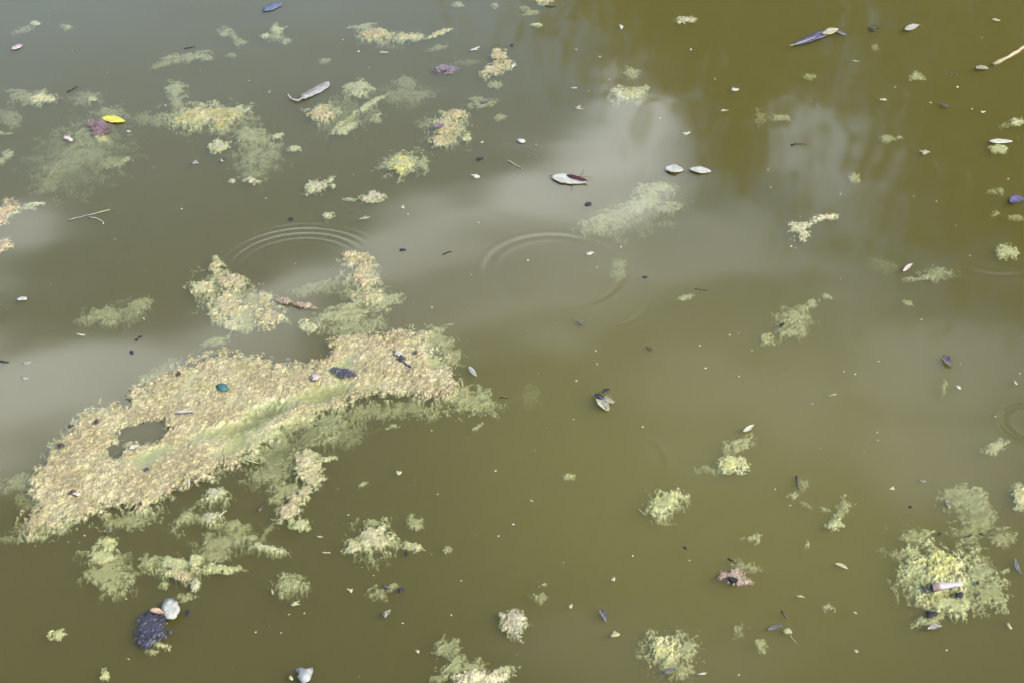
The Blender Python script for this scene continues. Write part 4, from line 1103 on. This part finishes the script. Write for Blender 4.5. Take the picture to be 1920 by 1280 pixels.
leaf('curved_leaf', 'dark curved leaf near the right edge beside the yellow patch', 'leaf', 1907, 1062, 34, 8, -68, 'black', 'grey', z0=.6, bend=-.5, curl=1)
leaf('curved_leaf', 'small pale curved leaf between flower head and yellow patch', 'leaf', 1578, 1061, 27, 6, -22, 'cream', 'straw', z0=.4, bend=.25)
leaf('curved_leaf', 'whitish curled leaf above the pale clump with the tail', 'leaf', 1404, 804, 25, 8, 32, 'cream', 'white', z0=1.2, curl=1.5, bend=-.2)
leaf('dark_leaf', 'narrow dark leaf of the twig cluster, bottom right', 'leaf', 1453, 1177, 31, 7, 18, 'purple', 'grey', z0=1.2, curl=1.0)
twig('twig', 'short dark stick above the narrow dark leaf, bottom right', 'twig', [(1465, 1147), (1470, 1153), (1477, 1161)], 2.2, 'black', 'brown', z=1.2)
flake('algae_tuft', 'pale knot joining the twigs, bottom right', 'algae', 1478, 1183, 8, 8, 0, 'straw', 'green', z=.6, dome=1.6, irregular=.3)
twig('straw', 'pale straw pointing down from the twig cluster, bottom right', 'straw', [(1480, 1190), (1487, 1198), (1494, 1206)], 1.4, 'straw', z=.6)
twig('twig', 'upright dark stick on the right, above the boot shaped shred', 'twig', [(1493, 893), (1493, 904), (1496, 916)], 2.2, 'black', 'purple', z=.8)
leaf('dark_leaf', 'dark scrap with a white tip on the sunken pale green cloud', 'leaf', 1777, 946, 22, 7, -70, 'black', 'cream', z0=1.0, curl=1.2)
flake('dark_seed', 'dark purple seed below the cigarette end', 'seed', 1799, 1120, 9, 6, 0, 'purple', 'black', z=3.5, dome=2)
flake('dark_seed', 'small dark hook shaped seed right of the cigarette end', 'seed', 1833, 1094, 5, 4, 30, 'black', 'olive', z=1.5, dome=1.2)
flake('dark_scrap', 'bluish black scrap on the lower edge of the yellow patch', 'scrap', 1746, 1154, 11, 6, 0, 'black', 'purple', z=1.8, dome=2, irregular=.35)
leaf('dark_leaf', 'dark and white folded leaf below the yellow patch', 'leaf', 1752, 1178, 28, 10, 10, 'black', 'white', z0=1.2, curl=2)
twig('twig', 'dark stick on the sunken green pad, bottom centre left', 'twig', [(717, 1098), (726, 1101), (738, 1102)], 2.2, 'purple', 'grey', z=.8)
flake('dark_scrap', 'dark crumb at the right end of the sunken green pad', 'scrap', 751, 1107, 6, 5, 0, 'black', 'purple', z=.8, irregular=.35)
flake('dark_scrap', 'mauve scrap below the sunken green pad', 'scrap', 723, 1150, 9, 6, 20, 'purple', 'cream', z=.8, dome=1.4, irregular=.35)
flake('black_seed', 'black oval seed under the satellite of the two lobed clump', 'seed', 762, 1038, 2.6, 5, 0, 'black', 'black', z=1.0, dome=1.6, irregular=.08)
flake('black_seed', 'black and white fleck beside the wide sunken cloud, upper left', 'seed', 414, 301, 7, 4, 10, 'black', 'white', z=1.0, dome=1.4, irregular=.3)
leaf('dark_leaf', 'dark leaf below the star shaped yellow clump', 'leaf', 1257, 1260, 24, 9, 12, 'purple', 'grey', z0=2.0, curl=1)
twig('straw', 'short pale straw left of the lacy yellow clump', 'straw', [(1197, 955), (1203, 960), (1209, 965)], 1.5, 'straw', z=.4)
twig('straw', 'pale straw above the red striped petal, left', 'straw', [(952, 302), (964, 309), (979, 318)], 1.6, 'cream', 'green', z=.4)
twig('twig', 'bent dark twig below the wavy strip, upper right', 'twig', [(1484, 273), (1494, 270), (1504, 271), (1514, 269)], 1.6, 'black', 'brown', z=.8)
leaf('dark_leaf', 'dark slanted leaf between pale flecks, upper right', 'leaf', 1771, 199, 18, 5, -22, 'black', 'brown', z0=.6)
twig('twig', 'thin dark sliver right of the arch shaped shred', 'twig', [(1778, 137), (1787, 139), (1796, 141)], 1.1, 'brown', z=.4)
flake('white_chip', 'bright white chip with a dark tail, upper centre', 'chip', 977, 265, 8, 4, -8, 'white', 'white', z=1.0, dome=1.6, irregular=.12)
flake('white_chip', 'white fleck with a dark end on the dark left water', 'chip', 41, 561, 9, 4, 8, 'white', 'grey', z=1.0, dome=1.4, irregular=.2)
leaf('pink_leaf', 'pale pink leaf scrap near the top left corner', 'leaf', 32, 89, 22, 9, 18, 'pink', 'mauve', z0=.8)
leaf('white_chip', 'white slanted chip at the flat sunken smear, right', 'chip', 1702, 503, 23, 7, 38, 'cream', 'pink', z0=1.2, curl=1)
twig('twig', 'thin dark rod on water left of the central ring', 'twig', [(830, 478), (838, 474), (847, 472)], 1.1, 'black', z=.4)
twig('twig', 'thin dark rod off the right tip of the large mat', 'twig', [(937, 745), (945, 746), (954, 746)], 1.4, 'black', z=.4)
twig('twig', 'fine dark line beside the yellowish lozenge', 'twig', [(1303, 542), (1313, 543), (1327, 546)], 1.1, 'olive', 'black', z=.4)
flake('black_seed', 'black seed at the waist of the leafy chain', 'seed', 1467, 609, 6, 3, 30, 'black', 'black', z=.8, irregular=.2)
twig('twig', 'fine dark line just under the clump cut by the top edge', 'twig', [(1022, 12), (1031, 14), (1042, 13)], 1.3, 'black', z=1)
twig('twig', 'dark splinter above the upright olive tuft', 'twig', [(198, 1003), (204, 998), (209, 990)], 1.6, 'black', 'grey', z=1.5)
twig('twig', 'fine dark line left of the long slanted sunken bar', 'twig', [(346, 92), (356, 90), (366, 88)], 1.1, 'black', z=.5)
twig('twig', 'fine dark stick under the pinkish white clump', 'twig', [(127, 173), (136, 168), (146, 163)], 1.4, 'purple', z=.8)

# bubbles: rafts of thin film domes would be invisible at this size; the few larger domes show as pale rimmed beads
PALE_CHIPS = [  # px, py, rx, ry, angle, colour, label
    (890, 92, 11, 3.5, 12, 'white', 'white forked chip between the purple leaf and the tan bar'),
    (962, 123, 4, 8, -25, 'white', 'white sliver at the right of the stacked tan clump'),
    (715, 98, 11, 3, 3, 'grey', 'greyish chip under the winding tan bar'),
    (890, 330, 11, 4, -8, 'white', 'frayed white chip on the ripples, upper centre'),
    (755, 388, 8, 4, -10, 'cream', 'cream chip right of the left ripple ring'),
    (1378, 168, 12, 4, -15, 'white', 'white chip, first right of the mirrored cloud'),
    (1357, 207, 9, 3, 5, 'cream', 'cream chip under the first white one right of the cloud'),
    (1605, 115, 12, 1.6, -3, 'straw', 'thin straw chip below the long dark blade'),
    (1655, 187, 9, 2.6, 6, 'cream', 'cream chip left of the dark slanted leaf'),
    (1735, 285, 13, 4, -8, 'cream', 'cream chip between pale pad and triangular chip'),
    (1842, 210, 8, 2.4, 4, 'white', 'white chip right of the dark slanted leaf'),
    (1867, 38, 8, 3, -5, 'straw', 'straw chip in the top right corner'),
    (1077, 165, 9, 2.4, -4, 'straw', 'straw chip left of the pale yellow clump'),
    (1085, 203, 9, 5, -10, 'straw', 'yellowish chip under the straw one, upper centre'),
    (1165, 50, 6, 5, 0, 'white', 'white speck alone near the top edge'),
    (905, 267, 8, 2.6, 0, 'straw', 'straw chip left of the bright white chip'),
    (1286, 250, 9, 3, 8, 'cream', 'cream chip above the pair of white petals'),
    (150, 627, 11, 2.6, -8, 'cream', 'cream sliver on the mirrored cloud, left'),
    (50, 680, 10, 4, 20, 'grey', 'grey curled chip, upper of two near the left edge'),
    (47, 707, 10, 5, -5, 'grey', 'grey round chip, lower of two near the left edge'),
    (1105, 475, 9, 5, 0, 'white', 'white tuft on the central ripple ring'),
    (1797, 725, 8, 4, -20, 'white', 'white chip below the mauve leaf scrap, right'),
    (1562, 740, 10, 2.4, 12, 'straw', 'straw chip on open water right of the centre'),
    (555, 1130, 11, 5, 15, 'straw', 'straw chip below the lone dull green tuft'),
    (656, 1105, 8, 4.5, -20, 'cream', 'cream chip left of the sunken green pad'),
    (510, 1109, 4, 7, 10, 'straw', 'upright straw chip beside the lone green tuft'),
    (748, 885, 7, 5, 0, 'cream', 'cream chip below the dark water under the mat'),
    (1070, 1135, 7, 5, 25, 'cream', 'cream chip with a dark foot, bottom centre'),
    (1154, 1187, 9, 6, 10, 'straw', 'straw chip with a white tip, bottom centre right'),
    (1150, 1085, 6, 4, 0, 'white', 'white star shaped chip above the curved leaf'),
    (783, 1220, 6, 4, 5, 'cream', 'cream chip beside the bottom cream mat'),
    (1672, 915, 6, 4, 0, 'cream', 'cream chip left of the sunken pale green cloud'),
    (1730, 902, 8, 3, -5, 'grey', 'greyish chip above the sunken pale green cloud'),
    (1892, 1173, 9, 3.5, -42, 'straw', 'straw chip right of the folded dark leaf'),
    (1602, 1147, 6, 2.6, -30, 'straw', 'straw chip left of the yellow patch, bottom right'),
    (1500, 1117, 10, 2.6, -15, 'straw', 'dull sliver above the small pale star'),
    (1318, 1262, 14, 2.6, 0, 'white', 'white flakes at the bottom edge, right of the star clump'),
    (1605, 1220, 5, 5, 0, 'straw', 'faint straw crumb at the lower right'),
    (127, 259, 10, 6, -15, 'pink', 'pinkish chip left of the crumpled brown leaf'),
    (240, 246, 6, 2, 3, 'white', 'white speck right of the crumpled brown leaf'),
    (365, 305, 9, 4, 15, 'grey', 'grey scrap left of the black and white fleck'),
    (683, 408, 14, 3, 15, 'grey', 'greyish sliver right of the left ripple ring'),
    (612, 1035, 9, 2.4, 0, 'straw', 'straw sliver left of the two lobed clump'),
    (598, 1005, 7, 2.6, -5, 'straw', 'straw chip right of the tapering lobe'),
    (1905, 718, 6, 2.6, -45, 'white', 'white chip above the ring at the right edge'),
]
for (x, y, rx, ry, a, c, lab) in PALE_CHIPS:
    flake('debris_chip', lab, 'chip', x, y, rx * .75, ry * .78, a, c, 'straw', z=.1, dome=.35, thick=.35, irregular=.38)
DARK_CHIPS = [
    (1103, 384, 7, 3.5, 0, 'dark oval chip under the red striped petal'), (900, 298, 8, 2.4, 12, 'dark chip below the bright white chip'),
    (755, 469, 6, 3, 0, 'dark chip between the two ripple rings'), (1209, 520, 6, 2.6, 3, 'dark chip right of the central ring'),
    (546, 411, 5, 3, -10, 'dark speck on the crest of the left ring'), (262, 632, 5, 2.2, 20, 'dark speck, upper right of three on the left cloud'),
    (247, 661, 5, 3, -20, 'dark speck, lowest of three on the left cloud'), (256, 637, 4, 2, 0, 'dark speck, middle of three on the left cloud'),
    (6, 678, 9, 2.6, -10, 'dark sliver at the left edge above the mat'), (1707, 950, 3.5, 2.6, 0, 'dark speck left of the sunken pale green cloud'),
    (1285, 1027, 5, 1.8, -30, 'dark sliver above the brown flower head'), (1820, 1003, 5, 2, 20, 'dark sliver, left one below the sunken cloud'),
    (1840, 1001, 5, 1.6, -20, 'dark sliver, right one below the sunken cloud'), (1762, 1000, 4, 2, 25, 'dark speck on top of the yellow patch'),
    (352, 1148, 4, 7, 10, 'dark green scrap right of the round white petal'), (960, 86, 3, 3, 0, 'dark speck above the stacked tan clump'),
]
for (x, y, rx, ry, a, lab) in DARK_CHIPS:
    flake('dark_chip', lab, 'chip', x, y, rx, ry, a, 'black', 'purple', z=.4, dome=.9, thick=.6, irregular=.2, seg=9)

# flecks of a few pixels that nothing tells apart
FLECKS = [(310, 196), (340, 390), (498, 372), (505, 173), (672, 97), (643, 75), (765, 402), (810, 277), (1005, 272), (1143, 150), (1103, 170), (1080, 93), (1125, 107), (1237, 222),
          (897, 418), (1295, 93), (1340, 147), (1678, 162), (1795, 163), (1745, 193), (1822, 205), (1440, 317), (1576, 362), (1755, 378), (1713, 367), (1890, 336), (1445, 352),
          (270, 598), (215, 447), (989, 486), (1163, 463), (1120, 500), (1117, 657), (1119, 682), (1081, 711), (809, 575), (809, 807), (1483, 462), (1410, 657), (1368, 628), (1312, 648),
          (1322, 690), (1385, 705), (1583, 694), (1603, 701), (1523, 755), (1728, 597), (1800, 681), (1866, 780), (1648, 675), (158, 1003), (542, 1149), (570, 1149), (240, 1235),
          (480, 1184), (527, 1186), (928, 882), (755, 1168), (1186, 1042), (653, 965), (1453, 916), (1482, 947), (1661, 990), (1293, 1050), (1385, 1265), (1775, 1218), (820, 924),
          (996, 936), (962, 982), (935, 1004), (1057, 1052), (864, 1086), (846, 1152), (1205, 800), (1075, 786), (190, 920), (236, 1120), (700, 1076), (1912, 700), (1645, 808), (1646, 823), (1740, 1018)]
for (x, y) in FLECKS:
    big = random.uniform(1.6, 3.0)
    flake('pale_fleck', 'tiny pale fleck floating on the open water', 'fleck', x, y, big, big * random.uniform(.4, .7), random.uniform(-30, 30), random.choice(['white', 'cream', 'straw']), 'straw',
          z=random.choice([.2, .1, -1.5]), dome=.6, thick=.4, irregular=.3, seg=7, group='tiny pale flecks strewn over the water')


def motes():
    """specks too small to count, drifting on and just under the surface"""
    r = np.random.default_rng(77); n = 1300
    px, py = r.uniform(-100, 2020, n), r.uniform(-60, 1340, n)
    X, Y = W(px, py); s = (r.uniform(.4, 1.5, n) ** 2.2 * .00032)[:, None, None] * (Y / 1.3)[:, None, None]
    P = np.stack([X, Y, r.choice([.0002, -.002, -.006], n, p=[.6, .25, .15])], 1)
    octa = np.array([[1, 0, 0], [-1, 0, 0], [0, 1, 0], [0, -1, 0], [0, 0, .5], [0, 0, -.5]])[None] * r.uniform(.5, 1.5, (n, 6, 1))
    V = (P[:, None] + octa * s).reshape(-1, 3)
    f = np.array([[0, 2, 4], [2, 1, 4], [1, 3, 4], [3, 0, 4], [2, 0, 5], [1, 2, 5], [3, 1, 5], [0, 3, 5]])[None]
    F = ((np.arange(n) * 6)[:, None, None] + f).reshape(-1, 3)
    c = np.where((r.random(n) < .22)[:, None], np.array([.03, .025, .02]), np.array([.36, .32, .2]) * r.uniform(.6, 1.3, n)[:, None])
    o = link('fine_debris', mesh_np('fine_debris', V, F, M_DEB, np.repeat(c, 6, axis=0)))
    tag(o, 'fine specks of plant dust scattered over the whole pond', 'dust', kind='stuff')


motes()
